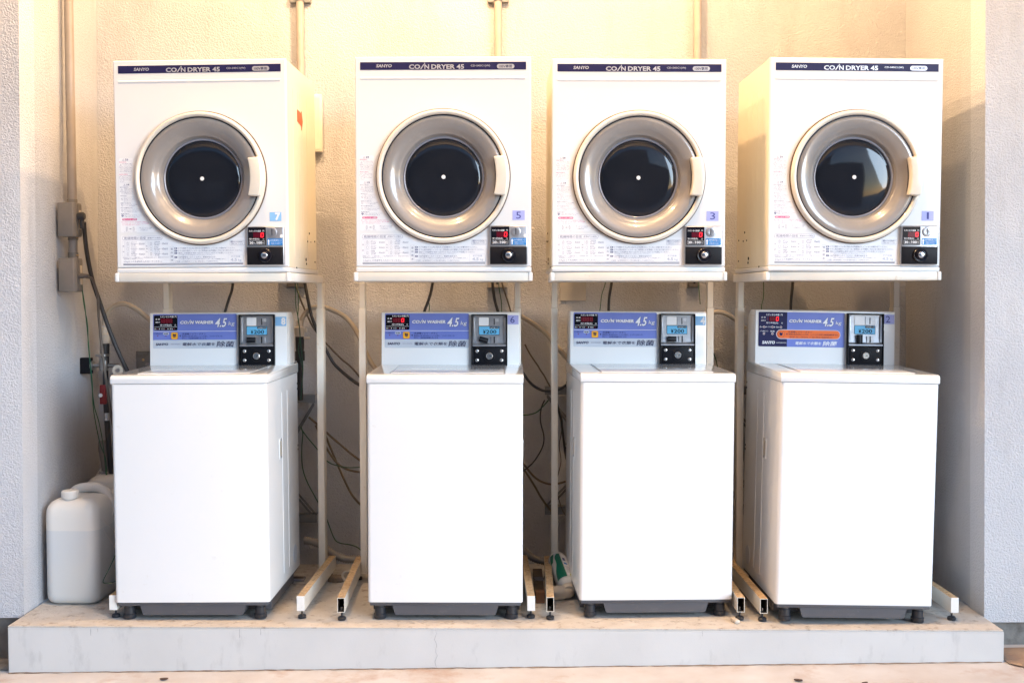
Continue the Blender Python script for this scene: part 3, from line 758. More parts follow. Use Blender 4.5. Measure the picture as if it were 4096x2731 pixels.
def number_sticker(parent, n, box, m_bg, m_ink, y0=-.0008, bold=0.0, tilt=0.0, digit=None, loc=None, rot=None):
    """box in metres: x0, x1, z0, z1"""
    x0, x1, z0, z1 = box
    d = Decal(1.0, 0, 1.0, 0, y0=y0)
    d.rect(x0, -z1, x1, -z0, m_bg, 0)
    a = digit or (0.28, 0.72, 0.12, 0.88)
    W, H_ = x1 - x0, z1 - z0
    d.text(n, x0 + a[0] * W, -z0 - a[3] * H_, x0 + a[1] * W, -z0 - a[2] * H_, m_ink, 1, bold)
    return d.build('number_sticker', parent, loc, rot)

dry0 = make_dryer()
DRY = [  # number, x, y, yaw, roll, label
    ('7', -1.025, 3.749, -0.035, 0.005, 'white coin dryer with light blue number 7 sticker, above washer 8'),
    ('5', -0.224, 3.711, -0.010, -0.001, 'white coin dryer with lavender number 5 sticker, second from the left'),
    ('3', 0.420, 3.751, 0.014, -0.002, 'white coin dryer with lavender number 3 sticker, above washer 4'),
    ('1', 1.133, 3.745, 0.032, -0.006, 'yellowed white coin dryer with lavender number 1 sticker, nearest the right wall')]
DRYERS = {}
for i, (n, x, y, a, ro, lab) in enumerate(DRY):
    o = dry0 if i == 0 else dup(dry0)
    o.location = (x, y, 1.1665); o.rotation_euler = (0, -ro, a); o['label'] = lab
    DRYERS[n] = o
number_sticker(DRYERS['7'], '7', (.2265, .2655, .1690, .1980), M_sky, M_txtwhite, bold=0.05, digit=(.46, .92, .08, .94))
number_sticker(DRYERS['5'], '5', (.2262, .2662, .1700, .2010), M_lav, M_numink, digit=(.30, .70, .14, .86))
number_sticker(DRYERS['3'], '3', (.2250, .2650, .1690, .2010), M_lav, M_numink, digit=(.30, .72, .14, .86))
number_sticker(DRYERS['1'], '1', (.2240, .2640, .1690, .2010), M_lav, M_numink, digit=(.42, .60, .16, .86))
# orange sticker on the right side of dryer 7
q = MB(); q.prism([(0.165, .560), (0.225, .555), (0.225, .545 + .018), (0.245, .530), (0.225, .497), (0.225, .512), (0.165, .520)], DW / 2 - .0012, DW / 2 + .0004, M_redsticker, 'x')
q.build('side_sticker', DRYERS['7'])
for k in range(4):
    pass

# ------------------------------------------------------------------ stands
SW = 0.0125  # half width of the tubes
def make_stand(caps):
    t = thing('dryer_stand', None, 'stand', (0, 0, 0), group='cream steel stands under the dryers')
    for s, cap in ((-1, caps[0]), (1, caps[1])):
        x = s * 0.3185
        q = MB(); b = bmesh.new()
        y0, y1, z0, z1 = 0.0, 0.595, 0.031, 0.0805
        th = 0.0018
        O = [(x - SW, z0), (x + SW, z0), (x + SW, z1), (x - SW, z1)]
        I = [(x - SW + th, z0 + th), (x + SW - th, z0 + th), (x + SW - th, z1 - th), (x - SW + th, z1 - th)]
        o0 = [b.verts.new((a, y0, c)) for a, c in O]; o1 = [b.verts.new((a, y1, c)) for a, c in O]
        i0 = [b.verts.new((a, y0, c)) for a, c in I]; i1 = [b.verts.new((a, y1 - .002, c)) for a, c in I]
        for k in range(4):
            k2 = (k + 1) % 4
            b.faces.new((o0[k], o0[k2], o1[k2], o1[k])); b.faces.new((o0[k2], o0[k], i0[k], i0[k2])); b.faces.new((i0[k2], i0[k], i1[k], i1[k2]))
        b.faces.new(o1); b.faces.new(i1[::-1])
        bmesh.ops.recalc_face_normals(b, faces=b.faces[:])
        q.merge(b, M_stand)
        # rust and dirt lie on the upper face; the inside is dark
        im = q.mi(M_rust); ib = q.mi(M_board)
        q.bm.faces.ensure_lookup_table()
        for f in q.bm.faces:
            c = f.calc_center_median()
            if abs(c.z - z1) < 1e-4: f.material_index = im
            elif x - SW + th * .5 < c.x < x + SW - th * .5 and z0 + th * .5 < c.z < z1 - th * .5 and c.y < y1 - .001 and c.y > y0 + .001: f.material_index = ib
        ft = q.build('foot', t, smooth=False)
        if cap:
            q = MB(); q.box(x - SW - .0006, x + SW + .0006, -.0035, -.0004, z0 - .0006, z1 + .0006, M_cap, 0.001, 1); q.build('end_cap', ft)
        else:
            q = MB(); q.lathe([(0.0045, 0), (0.0045, .012), (0, .012)], M_chrome, 8, 'z', Matrix.Translation((x, 0.02, z0 + th + .0002))); q.build('bolt_nut', ft)
        for yy in (0.022, 0.56):
            q = MB().lathe([(0.0, 0.0003), (0.0130, 0.0003), (0.0143, .003), (0.0143, .0085), (0.0115, .0115), (0.006, .0125), (0.0035, .013), (0.0035, 0.0308)], M_foot, 28, 'z', Matrix.Translation((x, yy, 0)))
            q.build('levelling_pad', ft)
        xi = s * 0.2925
        q = MB(); q.box(xi - SW, xi + SW, 0.505, 0.555, 0.035, 1.040, M_stand, 0.0015, 2)
        lg = q.build('leg', t)
        q = MB(); q.box(xi - SW + .002, xi + SW - .002, 0.508, 0.552, 1.0405, 1.1365, M_stand, 0.0012, 1); q.build('upper_leg', lg)
    return t
def make_shelf(t, off, y0):
    q = MB()
    q.box(-.278 + off, .278 + off, y0, 0.545, 1.1375, 1.1655, M_stand, 0.0012, 2)
    sh = q.build('shelf', t)
    for s in (-1, 1):
        q = MB(); c = off + s * .2855
        lo_, hi_ = (off - .2930, off - .2782) if s < 0 else (off + .2782, off + .2930)
        q.box(lo_, hi_, y0 - .0012, 0.545, 1.1368, 1.1662, M_cap, 0.004, 3)
        q.build('end_cap', sh)
SD = [
    ('7', (True, True), -1.0320, 3.768, -0.025, .007, -.024, 'cream steel stand under dryer 7, capped tube ends, the leftmost stand'),
    ('5', (False, True), -0.2560, 3.746, 0.030, .030, -.040, 'cream steel stand under dryer 5, its left foot open-ended'),
    ('3', (False, False), 0.4450, 3.735, -0.015, -.025, 0.010, 'cream steel stand under dryer 3, both feet open-ended'),
    ('1', (False, True), 1.1550, 3.718, 0.012, -.022, 0.028, 'cream steel stand under dryer 1, the rightmost stand')]
for n, caps, x, y, a, off, y0, lab in SD:
    t = make_stand(caps); make_shelf(t, off, y0)
    t.location = (x, y, 0.0005); t.rotation_euler = (0, 0, a); t['label'] = lab

# ------------------------------------------------------------------ washers
WW, WD = 0.520, 0.533
def make_washer():
    t = thing('coin_washer', None, 'washer', (0, 0, 0), group='white coin washing machines in the alcove')
    q = MB(); b = bmesh.new()
    # body with softly rounded vertical corners
    r = 0.012; pts = []
    for cx, cy, a in ((WW / 2 - r, r, -90), (WW / 2 - r, WD - r, 0), (-WW / 2 + r, WD - r, 90), (-WW / 2 + r, r, 180)):
        for k in range(6):
            tt = R(a + 18 * k); pts.append((cx + r * math.cos(tt), cy + r * math.sin(tt)))
    lo = [b.verts.new((x, y, 0.0605)) for x, y in pts]; hi = [b.verts.new((x, y, 0.7950)) for x, y in pts]
    n = len(pts)
    for i in range(n): b.faces.new((lo[i], lo[(i + 1) % n], hi[(i + 1) % n], hi[i]))
    b.faces.new(hi); b.faces.new(lo[::-1])
    q.merge(b, M_washer); body = q.build('body', t)
    for s in (-1, 1):
        for yy in (0.235, 0.330): MB().box(s * WW / 2 - .0012, s * WW / 2 + .0012, yy, yy + .004, 0.10, 0.745, M_washer, .0004, 1).build('side_rib', body)
    for s in (-1, 1):
        q = MB()
        q.box(s * (WW / 2 + .0002) - .0018, s * (WW / 2 + .0002) + .0018, 0.185, 0.225, 0.515, 0.585, M_lid, 0.0015, 2)
        q.box(s * (WW / 2 + .0022) - .0004, s * (WW / 2 + .0022) + .0004, 0.191, 0.219, 0.524, 0.577, M_hose)
        q.build('grip_recess', body)
        q = MB(); q.lathe([(0, -.0006), (.034, -.0006), (.034, .0006), (0, .0006)], M_panelgrey, 32, 'x', Matrix.Translation((s * (WW / 2 + .0003), 0.435, 0.125)))
        q.build('drain_cover', body)
        for zz in (.755, .735, .52, .505): MB().lathe([(0, -.0008), (.0035, -.0008), (.0035, .0008), (0, .0008)], M_black, 10, 'x', Matrix.Translation((s * (WW / 2 + .0003), 0.516, zz))).build('screw_hole', body)
    # dark base with a rim, a shallow tray and round feet
    q = MB(); q.box(-.254, .254, .006, WD - .01, .0475, .0602, M_dkgrey, 0.002, 2)
    q.prism([(-.178, .0478), (.178, .0478), (.170, .020), (.165, .016), (-.165, .016), (-.170, .020)], .006, WD - .02, M_dkgrey, 'y')
    q.prism([(.07, .0478), (WD - .08, .0478), (WD - .085, .016), (.075, .016)], -.250, .250, M_dkgrey, 'x')
    base = q.build('base', t)
    for sx in (-1, 1):
        for yy in (.030, WD - .05):
            q = MB().lathe([(0, .0004), (.0200, .0004), (.0215, .003), (.0215, .0155), (.0185, .0175), (.0185, .0380), (.0165, .0400), (.0165, .0480)], M_foot, 28, 'z', Matrix.Translation((sx * .222, yy, 0)))
            q.build('foot', base)
    # top frame, lid
    pr = [(-.001, .7965), (-.0015, .8140), (.0015, .8205), (.008, .8243), (.020, .8262), (.390, .8330), (WD - .006, .8335), (WD + .001, .829), (WD + .001, .7965)]
    q = MB(); q.prism(pr, -WW / 2 - .0015, WW / 2 + .0015, M_lid, 'x', 0.0015, 2); top = q.build('top_frame', t)
    def zt_(y): return .8262 + (y - .02) * .0184
    q = MB()
    q.prism([(.045, zt_(.045) - .001), (.045, zt_(.045) + .0010), (.047, zt_(.047) + .0018), (.372, zt_(.372) + .0018), (.374, zt_(.374) + .0008), (.374, zt_(.374) - .001)], -.185, .195, M_lid, 'x')
    q.build('lid', top)
    q = MB()
    for x in (-.1878, .1978): q.prism([(.045, zt_(.045) + .0002), (.372, zt_(.372) + .0002), (.372, zt_(.372) + .0006), (.045, zt_(.045) + .0006)], x - .0014, x + .0014, M_gapgrey, 'x')
    q.build('lid_gap', top)
    # control box: front leans back a little
    q = MB()
    q.prism([(.398, .8325), (.4075, 1.0225), (.4110, 1.0265), (.4900, 1.0265), (.5300, 1.0020), (.5300, .8325)], -.2585, .2485, M_washer, 'x', 0.0022, 2)
    cbx = q.build('control_box', t)
    q = MB()
    for s, xx in ((-1, -.2585), (1, .2485)): q.box(xx - .0012, xx + .0012, .432, .434, .838, 1.010, M_white); q.box(xx - .0014, xx + .0014, .4145, .488, 1.0035, 1.0055, M_cream)
    q.build('cover_seam', cbx)
    return t, cbx
TILT = math.atan2(.0095, .19)
FACE_LOC = (0, .398, .8325)           # local frame of the leaning face: x right, z up the slope
KW = 0.37 / 1083
UC = (1797.5 + 6 - 1380) / 0.37         # box centre is 6 px left of the washer's own centre
UC = (1380 + 0) and (1797.5 - 1380 + 5.4) / 0.37
V0 = 975

def face_decal(y0=-.0007): return Decal(KW, UC, KW, V0, y0=y0)
def washer_panel(cbx, off):
    d = face_decal()
    d.rect(422, 420, 1327, 790, M_panelgrey, 0, 12); d.rect(422, 420, 1327, 690, M_panel, 1, 12); d.rect(422, 650, 1327, 698, M_panel, 1.6)
    d.rect(422, 604, 1327, 608, M_txtwhite, 2)
    d.rect(431, 433, 687, 595, M_gloss, 2, 12)
    d.text('ただいまの金額', 500, 438, 645, 459, M_txtwhite, 3, 0.015); d.text('円', 656, 438, 676, 459, M_txtwhite, 3, 0.01)
    d.text('金 額', 449, 467, 497, 483, M_txtwhite, 3, 0.01); d.text('運転中', 449, 500, 497, 516, M_txtwhite, 3, 0.01)
    d.rect(505, 468, 634, 520, M_redwin, 3)
    seg_digit(d, '1', 490, 474, 22, 38, M_redseg, 4, 5)
    for u in (528, 564): seg_digit(d, '8', u, 474, 22, 38, M_redseg, 4, 6)
    seg_digit(d, '8' if off else '0', 602, 474, 22, 38, M_redseg if off else M_redled, 4, 6)
    d.text('残り時間(約)', 499, 529, 626, 550, M_txtwhite, 3, 0.01); d.text('分', 654, 530, 673, 549, M_txtwhite, 3)
    d.rect(437, 557, 682, 559.5, M_txtwhite, 3)
    d.text('洗い', 436, 572, 466, 587, M_txtwhite, 3, .01); d.poly([(488, 572), (501, 579), (488, 586)], M_txtwhite, 3)
    d.text('すすぎ', 511, 572, 547, 587, M_txtwhite, 3, .01); d.poly([(580, 572), (593, 579), (580, 586)], M_txtwhite, 3); d.text('脱水', 604, 572, 640, 587, M_txtwhite, 3, .01)
    for u in (474, 562, 654): d.circ(u, 579, 5, M_redseg, 3, 10)
    d.o = (2, 2.5); logo_coin(d, 'WASHER', 716, 1080, 493, 528, M_navy, 3, 0.03, 0.18); d.text('4.5', 1098, 466, 1218, 563, M_navy, 3, 0.03, 0.22); d.text('kg', 1240, 503, 1304, 555, M_navy, 3, 0.0, 0.2)
    d.o = (0, 0); logo_coin(d, 'WASHER', 716, 1080, 493, 528, M_txtwhite, 5, 0.04, 0.18); d.text('4.5', 1098, 466, 1218, 563, M_txtwhite, 5, 0.02, 0.22); d.text('kg', 1240, 503, 1304, 555, M_txtwhite, 5, 0.0, 0.2)
    d.text('ソフト剤投入ランプ', 428, 622, 524, 639, M_navy, 3); d.frame(531, 618, 594, 644, M_txtwhite, M_panelgrey, 2, 12, 2); d.text('除菌', 540, 622, 585, 640, M_navy, 4, .01)
    for u in (473, 562): d.circ(u, 654, 6, M_redseg, 3, 12)
    d.rect(616, 617, 692, 692, M_navy, 2, 14); d.rect(618, 618, 690, 690, M_orange, 3, 13)
    d.poly([(636, 634), (651, 634), (655, 640), (671, 632), (669, 664), (660, 671), (640, 668)], M_navy, 4)
    for a in range(4): d.line(642 + 6 * a, 650, 646 + 6 * a, 664, 1.6, M_orange, 5)
    d.poly([(707, 655), (720, 643), (720, 667)], M_navy, 3)
    d.text('洗濯槽シャワーボタン', 737, 624, 992, 645, M_navy, 3); d.text('硬貨投入後10秒以内に上ぶたを閉じ、シャワーボタンを', 735, 652, 1172, 668, M_navy, 3); d.text('押すと、30秒間洗濯槽を洗います。', 735, 674, 1002, 690, M_navy, 3)
    logo_maker(d, 452, 586, 731, 759, M_navy, M_panelgrey, 3); d.text('ASW-45CJ(W)', 613, 739, 716, 752, M_ink, 3)
    d.text('電解水で衣類を', 741, 728, 1094, 763, M_navy, 3, 0.006, 0.2); d.text('除菌', 1114, 714, 1298, 776, M_navy, 3, 0.008, 0.2)
    return d.build('control_panel', cbx, FACE_LOC, (-TILT, 0, 0))
def washer_panel2(cbx):
    # mapped from the photo's other zoom: same face, navy left third, orange pill
    d = Decal(0.507 / 1318, 390 + 1318 * .5 + 13, 0.194 / 505, 970, y0=-.0007)
    d.rect(418, 484, 1232, 810, M_panel, 0, 10); d.rect(418, 484, 688, 810, M_navy, 1, 10); d.rect(600, 484, 688, 810, M_navy, 1.5)
    d.text('ただいまの金額', 488, 501, 613, 520, M_txtwhite, 2, .015); d.text('円', 626, 502, 644, 519, M_txtwhite, 2, .01)
    d.text('金 額', 441, 528, 484, 542, M_txtwhite, 2); d.text('運転中', 441, 558, 484, 572, M_txtwhite, 2)
    d.rect(515, 526, 611, 573, M_redwin, 2)
    seg_digit(d, '1', 482, 532, 18, 34, M_redseg, 3, 4)
    for u in (527, 555): seg_digit(d, '8', u, 532, 17, 34, M_redseg, 3, 4)
    seg_digit(d, '0', 584, 532, 19, 34, M_redled, 3, 5)
    d.text('残り時間(約)', 490, 579, 604, 597, M_txtwhite, 2, .01); d.text('分', 632, 580, 648, 596, M_txtwhite, 2)
    for u, v in ((470, 626), (550, 626), (630, 626), (470, 690), (550, 690)):
        d.circ(u, v, 10, M_txtwhite, 2, 18); d.circ(u, v, 7, M_redseg, 3, 16)
    d.text('洗い', 429, 619, 456, 633, M_txtwhite, 2, .01); d.poly([(485, 619), (497, 626), (485, 633)], M_txtwhite, 2); d.text('すすぎ', 503, 619, 536, 633, M_txtwhite, 2, .01); d.poly([(565, 619), (577, 626), (565, 633)], M_txtwhite, 2); d.text('脱水', 586, 619, 616, 633, M_txtwhite, 2, .01)
    d.text('ソフト剤投入ランプ', 430, 658, 510, 673, M_txtwhite, 2); d.text('除菌', 531, 658, 570, 674, M_txtwhite, 2)
    d.rect(585, 647, 1194, 737, M_panelgrey, 2, 44); d.rect(591, 653, 1188, 731, M_orange2, 3, 38)
    d.circ(632, 691, 34, M_gasket, 4, 24); d.circ(632, 691, 32, M_orange2, 5, 24); d.poly([(616, 676), (628, 676), (631, 682), (646, 675), (644, 700), (638, 706), (619, 704)], M_navy, 6)
    d.poly([(678, 691), (690, 682), (690, 700)], M_navy, 4)
    d.text('洗濯槽シャワーボタン', 698, 661, 924, 680, M_navy, 4); d.text('・硬貨投入後10秒以内に上ぶたを閉じ、シャワーボタンを押すと30秒間洗濯槽を洗います。', 698, 685, 1172, 701, M_navy, 4); d.text('※除菌の場合、除菌ランプ点滅時(約5分間)、もう一度押すと除菌を省いて運転時間を短縮します。', 708, 713, 1116, 726, M_navy, 4)
    d.o = (1.5, 2); logo_coin(d, 'WASHER', 706, 1016, 552, 581, M_navy, 3, 0.03, 0.18); d.text('4.5', 1028, 532, 1128, 613, M_navy, 3, 0.03, 0.22); d.text('kg', 1148, 562, 1200, 604, M_navy, 3, 0.0, 0.2)
    d.o = (0, 0); logo_coin(d, 'WASHER', 706, 1016, 552, 581, M_txtwhite, 5, 0.04, 0.18); d.text('4.5', 1028, 532, 1128, 613, M_txtwhite, 5, 0.02, 0.22); d.text('kg', 1148, 562, 1200, 604, M_txtwhite, 5, 0.0, 0.2)
    logo_maker(d, 455, 575, 757, 786, M_txtwhite, M_navy, 3); d.text('ASW-J45C(W)', 587, 768, 682, 780, M_txtwhite, 3)
    d.text('電解水で衣類を', 768, 760, 1012, 790, M_txtwhite, 3, 0.012, 0.2); d.text('除菌', 1030, 752, 1160, 800, M_txtwhite, 3, 0.015, 0.2)
    return d.build('control_panel', cbx, FACE_LOC, (-TILT, 0, 0))
def uvw(u, v): return ((u - UC) * KW, (V0 - v) * KW)
def washer_coin_unit(cbx, plug='flat'):
    def rc(u0, v0, u1, v1):
        a = uvw(u0, v1); b_ = uvw(u1, v0); return a[0], b_[0], a[1], b_[1]
    q = MB()
    x0, x1, z0, z1 = rc(1355, 430, 1742, 977)
    th = 0.0045
    q.box(x0, x0 + th, -.016, .002, z0, z1, M_black, 0.0012, 2); q.box(x1 - th, x1, -.016, .002, z0, z1, M_black, 0.0012, 2)
    q.box(x0 + th, x1 - th, -.016, .002, z1 - th, z1, M_black, 0.0012, 2); q.box(x0 + th, x1 - th, -.016, .002, z0, z0 + th, M_black, 0.0012, 2)
    zm = uvw(0, 778)[1]; q.box(x0 + th, x1 - th, -.017, .002, zm - .002, zm + .002, M_black, 0.0008, 1)
    u = q.build('coin_unit', cbx, FACE_LOC, (-TILT, 0, 0))
    # silver tray, bowed outwards at its foot
    xx0, xx1 = x0 + th, x1 - th; zb, zt2 = zm + .002, z1 - th
    q = MB(); q.prism([(.0, zt2), (-.003, zt2), (-.0035, zb + .030), (-.006, zb + .012), (-.0155, zb + .004), (-.0165, zb), (0, zb)], xx0, xx1, M_metal, 'x')
    for xa, xb in ((xx0, xx0 + .008), (xx1 - .008, xx1)): q.prism([(-.003, zt2 - .002), (-.0095, zt2 - .006), (-.0105, zb + .012), (-.003, zb + .03)], xa, xb, M_metal, 'x', .0008, 1)
    tr = q.build('coin_tray', u)
    d = face_decal(-.0042)
    d.rect(1435, 462, 1542, 552, M_cream, 0, 8); d.rect(1437, 464, 1540, 550, M_decal, 1, 8)
    d.rect(1552, 462, 1655, 552, M_ringgrey, 0, 6); d.rect(1554, 464, 1653, 550, M_metal, 1, 6)
    d.rect(1595, 474, 1605, 542, M_black, 2); d.text('100', 1608, 476, 1648, 508, M_decal, 2)
    d.rect(1434, 557, 1659, 651, M_black, 0, 8); d.rect(1438, 561, 1655, 647, M_cyan, 1, 6)
    d.rect(1550, 563, 1650, 584, M_black, 2, 6); d.text('100円投入口', 1557, 566, 1643, 581, M_txtwhite, 3)
    d.text('¥', 1480, 597, 1508, 638, M_black, 2, 0.02); d.text('200', 1514, 597, 1624, 638, M_black, 2, 0.015)
    d.build('price_label', u)
    # return slot and hatch
    a = rc(1565, 672, 1637, 748)
    q = MB(); q.box(a[0], a[1], -.0085, -.003, a[2] + .002, a[3], M_metal, .0008, 1); q.box((a[0] + a[1]) / 2 - .0022, (a[0] + a[1]) / 2 + .0022, -.0092, -.0084, a[2] + .003, a[3] + .001, M_black)
    q.build('return_slot', u)
    cx, cz = uvw(1488, 703)
    ang = {'flat': 0, 'turned': R(-15), 'upright': R(90)}[plug]
    q = MB(); q.box(-.0165, .0165, -.017, -.006, -.0095, .0095, M_black, .0015, 2); q.box(-.0162, .0162, -.0178, -.0168, -.0004, .0012, M_dkgrey)
    q.build('rubber_block', u, (cx, 0, cz), (0, -ang, 0))
    # lock plate with four studs
    a = rc(1378, 785, 1725, 965)
    q = MB(); q.box(a[0] - .0016, a[1] + .0016, -.0085, .001, a[2] - .0016, a[3] + .0016, M_metal, .001, 1); q.box(a[0], a[1], -.0125, -.008, a[2], a[3], M_black, .0025, 2); lp = q.build('lock_plate', u)
    for uu, vv in ((1418, 823), (1680, 823), (1418, 922), (1680, 922)):
        x, z = uvw(uu, vv); MB().lathe([(.0075, -.0122), (.0068, -.0148), (.0035, -.0164), (0, -.0168)], M_chrome, 20, 'y').build('stud', lp, (x, 0, z), ang=60)
    x, z = uvw(1550, 877)
    MB().lathe([(.0215, -.0122), (.0205, -.0148), (.0165, -.0156), (.0135, -.0150), (.0, -.0150)], M_black, 32, 'y').build('lock_collar', lp, (x, 0, z))
    MB().lathe([(.0125, -.0148), (.0122, -.0190), (.0105, -.0202), (0, -.0202)], M_chrome, 28, 'y').box(-.001, .0055, -.0208, -.0198, -.0011, .0011, M_black).build('key_cylinder', lp, (x, 0, z))
    return u

was0, cbx0 = make_washer()
WAS = [
    ('8', -1.076, 3.753, -0.007, 0.004, 'flat', 'white coin washer with light blue number 8 sticker, beside the jerrycans'),
    ('6', -0.226, 3.747, -0.004, -0.003, 'turned', 'white coin washer with lavender number 6 sticker and a red zero lit'),
    ('4', 0.485, 3.770, 0.046, -0.007, 'flat', 'white coin washer with light blue number 4 sticker and dark display'),
    ('2', 1.128, 3.690, 0.008, -0.018, 'upright', 'white coin washer with number 2 sticker and orange stripe on its panel')]
first = {}
for i, (n, x, y, a, ro, plug, lab) in enumerate(WAS):
    o = was0 if i == 0 else dup(was0)
    o.location = (x, y, 0.0008 + abs(ro) * .24); o.rotation_euler = (0, -ro, a); o['label'] = lab
    first[n] = o
for n, x, y, a, ro, plug, lab in WAS:
    cb = [c for c in kids(first[n]) if c.name.startswith('control_box')][0]
    if n == '2': washer_panel2(cb)
    else: washer_panel(cb, n in '84')
    washer_coin_unit(cb, plug)
    blue = n in '84'
    a0 = uvw(1745, 537); a1 = uvw(1862, 438)
    number_sticker(cb, n, (a0[0], a1[0], a0[1] + (-.006 if blue else 0), a1[1] + (-.006 if blue else 0)), M_sky if blue else M_lav, M_txtwhite if blue else M_numink,
                   bold=0.05 if blue else 0.0, digit=(.52, .94, .1, .92) if blue else (.24, .64, .16, .86), loc=FACE_LOC, rot=(-TILT, 0, 0))

# ------------------------------------------------------------------ pipes, boxes, cables on the walls
def pole(name, label, cat, x, y, z0, z1, r, m, group=None):
    q = MB(); q.lathe([(0, z0), (r, z0), (r, z1), (0, z1)], m, 24, 'z', Matrix.Translation((x, y, 0)))
    return tag(q.build(name), label, cat, group)
t = thing('wall_conduit', 'grey beige conduit down the left reveal with two outlet boxes', 'conduit', (-1.617, 4.17, 1.1))
q = MB()
for z0, z1, r in ((.345, 2.145, .0165), (.14, .195, .0165), (.318, .345, .0185), (.195, .222, .0185), (.128, .15, .0185)):
    q.lathe([(0, z0), (r, z0), (r, z1), (0, z1)], M_pipe2 if r < .017 else M_boxgrey, 24, 'z')
q.build('pipe', t)
for zc, k in ((0.268, 0), (0.067, 1)):
    q = MB()
    q.prism([(-.033, -.058), (.024, -.064), (.034, -.052), (.034, -.001), (-.033, -.001)], zc - .0615, zc + .0615, M_boxgrey, 'z', .003, 2, )
    q.box(.0342, .0370, -.046, -.008, zc - .055, zc + .055, M_boxgrey, .001, 1)
    bx = q.build('outlet_box', t)
    MB().box(.0371, .0388, -.036, -.016, zc - .035, zc + .035, M_boxface, .0008, 1).build('socket_face', bx)
q = MB()
for zz in (.322, .205, .140): q.lathe([(0, -.004), (.003, -.004), (.003, .004), (0, .004)], M_rust, 10, 'x', Matrix.Translation((.019, -.008, zz)))
q.build('clamp_screw', t)
for i, (x, lab, cl) in enumerate(((-0.837, 'beige conduit on the back wall above dryer 7', 1), (-0.0525, 'beige conduit on the back wall above dryer 5', 1), (0.7385, 'beige conduit on the back wall above dryer 3', 0))):
    t = thing('back_conduit', lab, 'conduit', (x, 4.52, 1.15), group='conduits on the back wall')
    MB().lathe([(0, 0), (.0150, 0), (.0150, 2.095), (0, 2.095)], M_pipe, 24, 'z').build('pipe', t)
    if cl: MB().box(-.042, .042, .004, .024, 1.098, 1.125, M_steel, .002, 1).lathe([(0, 1.10), (.0168, 1.10), (.0168, 1.122), (0, 1.122)], M_steel, 20, 'z').build('clamp', t)

def wire(name, label, pts, r, m, cat='cable', group=None, seg=8, rib=None):
    q = MB(); q.tube(pts, r, m, seg, rib=rib); return tag(q.build(name, ang=180), label, cat, group)
#PATHS#
wire('power_cable', 'thick dark grey cable hanging from the upper left outlet box', [(-1.572,4.160,1.361),(-1.576,4.188,1.272),(-1.567,4.217,1.156),(-1.547,4.245,1.059),(-1.511,4.273,0.923),(-1.468,4.302,0.801),(-1.451,4.330,0.755)], 0.0085, M_cable, 'cable', 'cables hanging on the walls')
wire('power_cable', 'thin grey cable hanging from the lower left outlet box', [(-1.560,4.140,1.159),(-1.547,4.162,1.154),(-1.543,4.184,1.124),(-1.543,4.207,1.086),(-1.548,4.229,1.006),(-1.547,4.251,0.897),(-1.543,4.273,0.787),(-1.539,4.296,0.693),(-1.540,4.318,0.633),(-1.540,4.340,0.582)], 0.005, M_cabgrey, 'cable', 'cables hanging on the walls')
wire('earth_wire', 'green earth wire hanging down the left reveal, nearer the wall', [(-1.582,4.150,1.134),(-1.579,4.172,1.060),(-1.583,4.194,1.007),(-1.583,4.217,0.899),(-1.585,4.239,0.790),(-1.584,4.261,0.679),(-1.575,4.283,0.611),(-1.570,4.306,0.531),(-1.571,4.328,0.450),(-1.573,4.350,0.363)], 0.0018, M_green, 'wire', 'earth wires on the walls')
wire('earth_wire', 'second green earth wire twisting down the left reveal', [(-1.580,4.150,1.131),(-1.582,4.172,1.060),(-1.578,4.194,0.985),(-1.585,4.217,0.899),(-1.582,4.239,0.779),(-1.588,4.261,0.679),(-1.586,4.283,0.600),(-1.579,4.306,0.520),(-1.568,4.328,0.461),(-1.571,4.350,0.363)], 0.0018, M_green, 'wire', 'earth wires on the walls')
wire('supply_hose', 'beige hose arching from the left tap to washer 8', [(-1.577,4.360,0.976),(-1.574,4.360,1.000),(-1.564,4.360,1.022),(-1.542,4.360,1.047),(-1.514,4.360,1.059),(-1.483,4.360,1.056),(-1.435,4.360,1.028),(-1.386,4.360,0.982),(-1.362,4.360,0.951)], 0.0095, M_hose, 'hose', 'water supply hoses')
wire('supply_hose', 'beige hose arching between the posts of stands 7 and 5', [(-0.827,4.420,0.961),(-0.826,4.420,0.983),(-0.818,4.420,1.009),(-0.795,4.420,1.034),(-0.767,4.420,1.044),(-0.733,4.420,1.043),(-0.696,4.420,1.030),(-0.658,4.420,1.009),(-0.629,4.420,0.979),(-0.599,4.420,0.930),(-0.581,4.420,0.885),(-0.558,4.420,0.836),(-0.536,4.420,0.802)], 0.0095, M_hose, 'hose', 'water supply hoses')
wire('supply_hose', 'beige hose sloping behind the post between washers 6 and 4', [(0.034,4.420,1.009),(0.056,4.420,0.995),(0.092,4.420,0.973),(0.136,4.420,0.937),(0.165,4.420,0.900),(0.201,4.420,0.860),(0.234,4.420,0.820)], 0.0095, M_hose, 'hose', 'water supply hoses')
wire('supply_hose', 'short beige hose arch between stands 3 and 1', [(0.755,4.420,0.990),(0.769,4.420,1.004),(0.783,4.420,1.018),(0.801,4.420,1.022),(0.822,4.420,1.021),(0.847,4.420,1.011),(0.879,4.420,0.989),(0.914,4.420,0.957)], 0.0095, M_hose, 'hose', 'water supply hoses')
wire('power_cable', 'thick black cable sagging between stands 7 and 5', [(-0.808,4.400,1.148),(-0.800,4.400,1.103),(-0.784,4.400,1.021),(-0.764,4.400,0.961),(-0.742,4.400,0.912),(-0.702,4.400,0.834),(-0.672,4.400,0.800),(-0.642,4.400,0.774),(-0.613,4.400,0.751),(-0.585,4.400,0.736),(-0.553,4.400,0.729)], 0.0065, M_cable, 'cable', 'cables hanging on the walls')
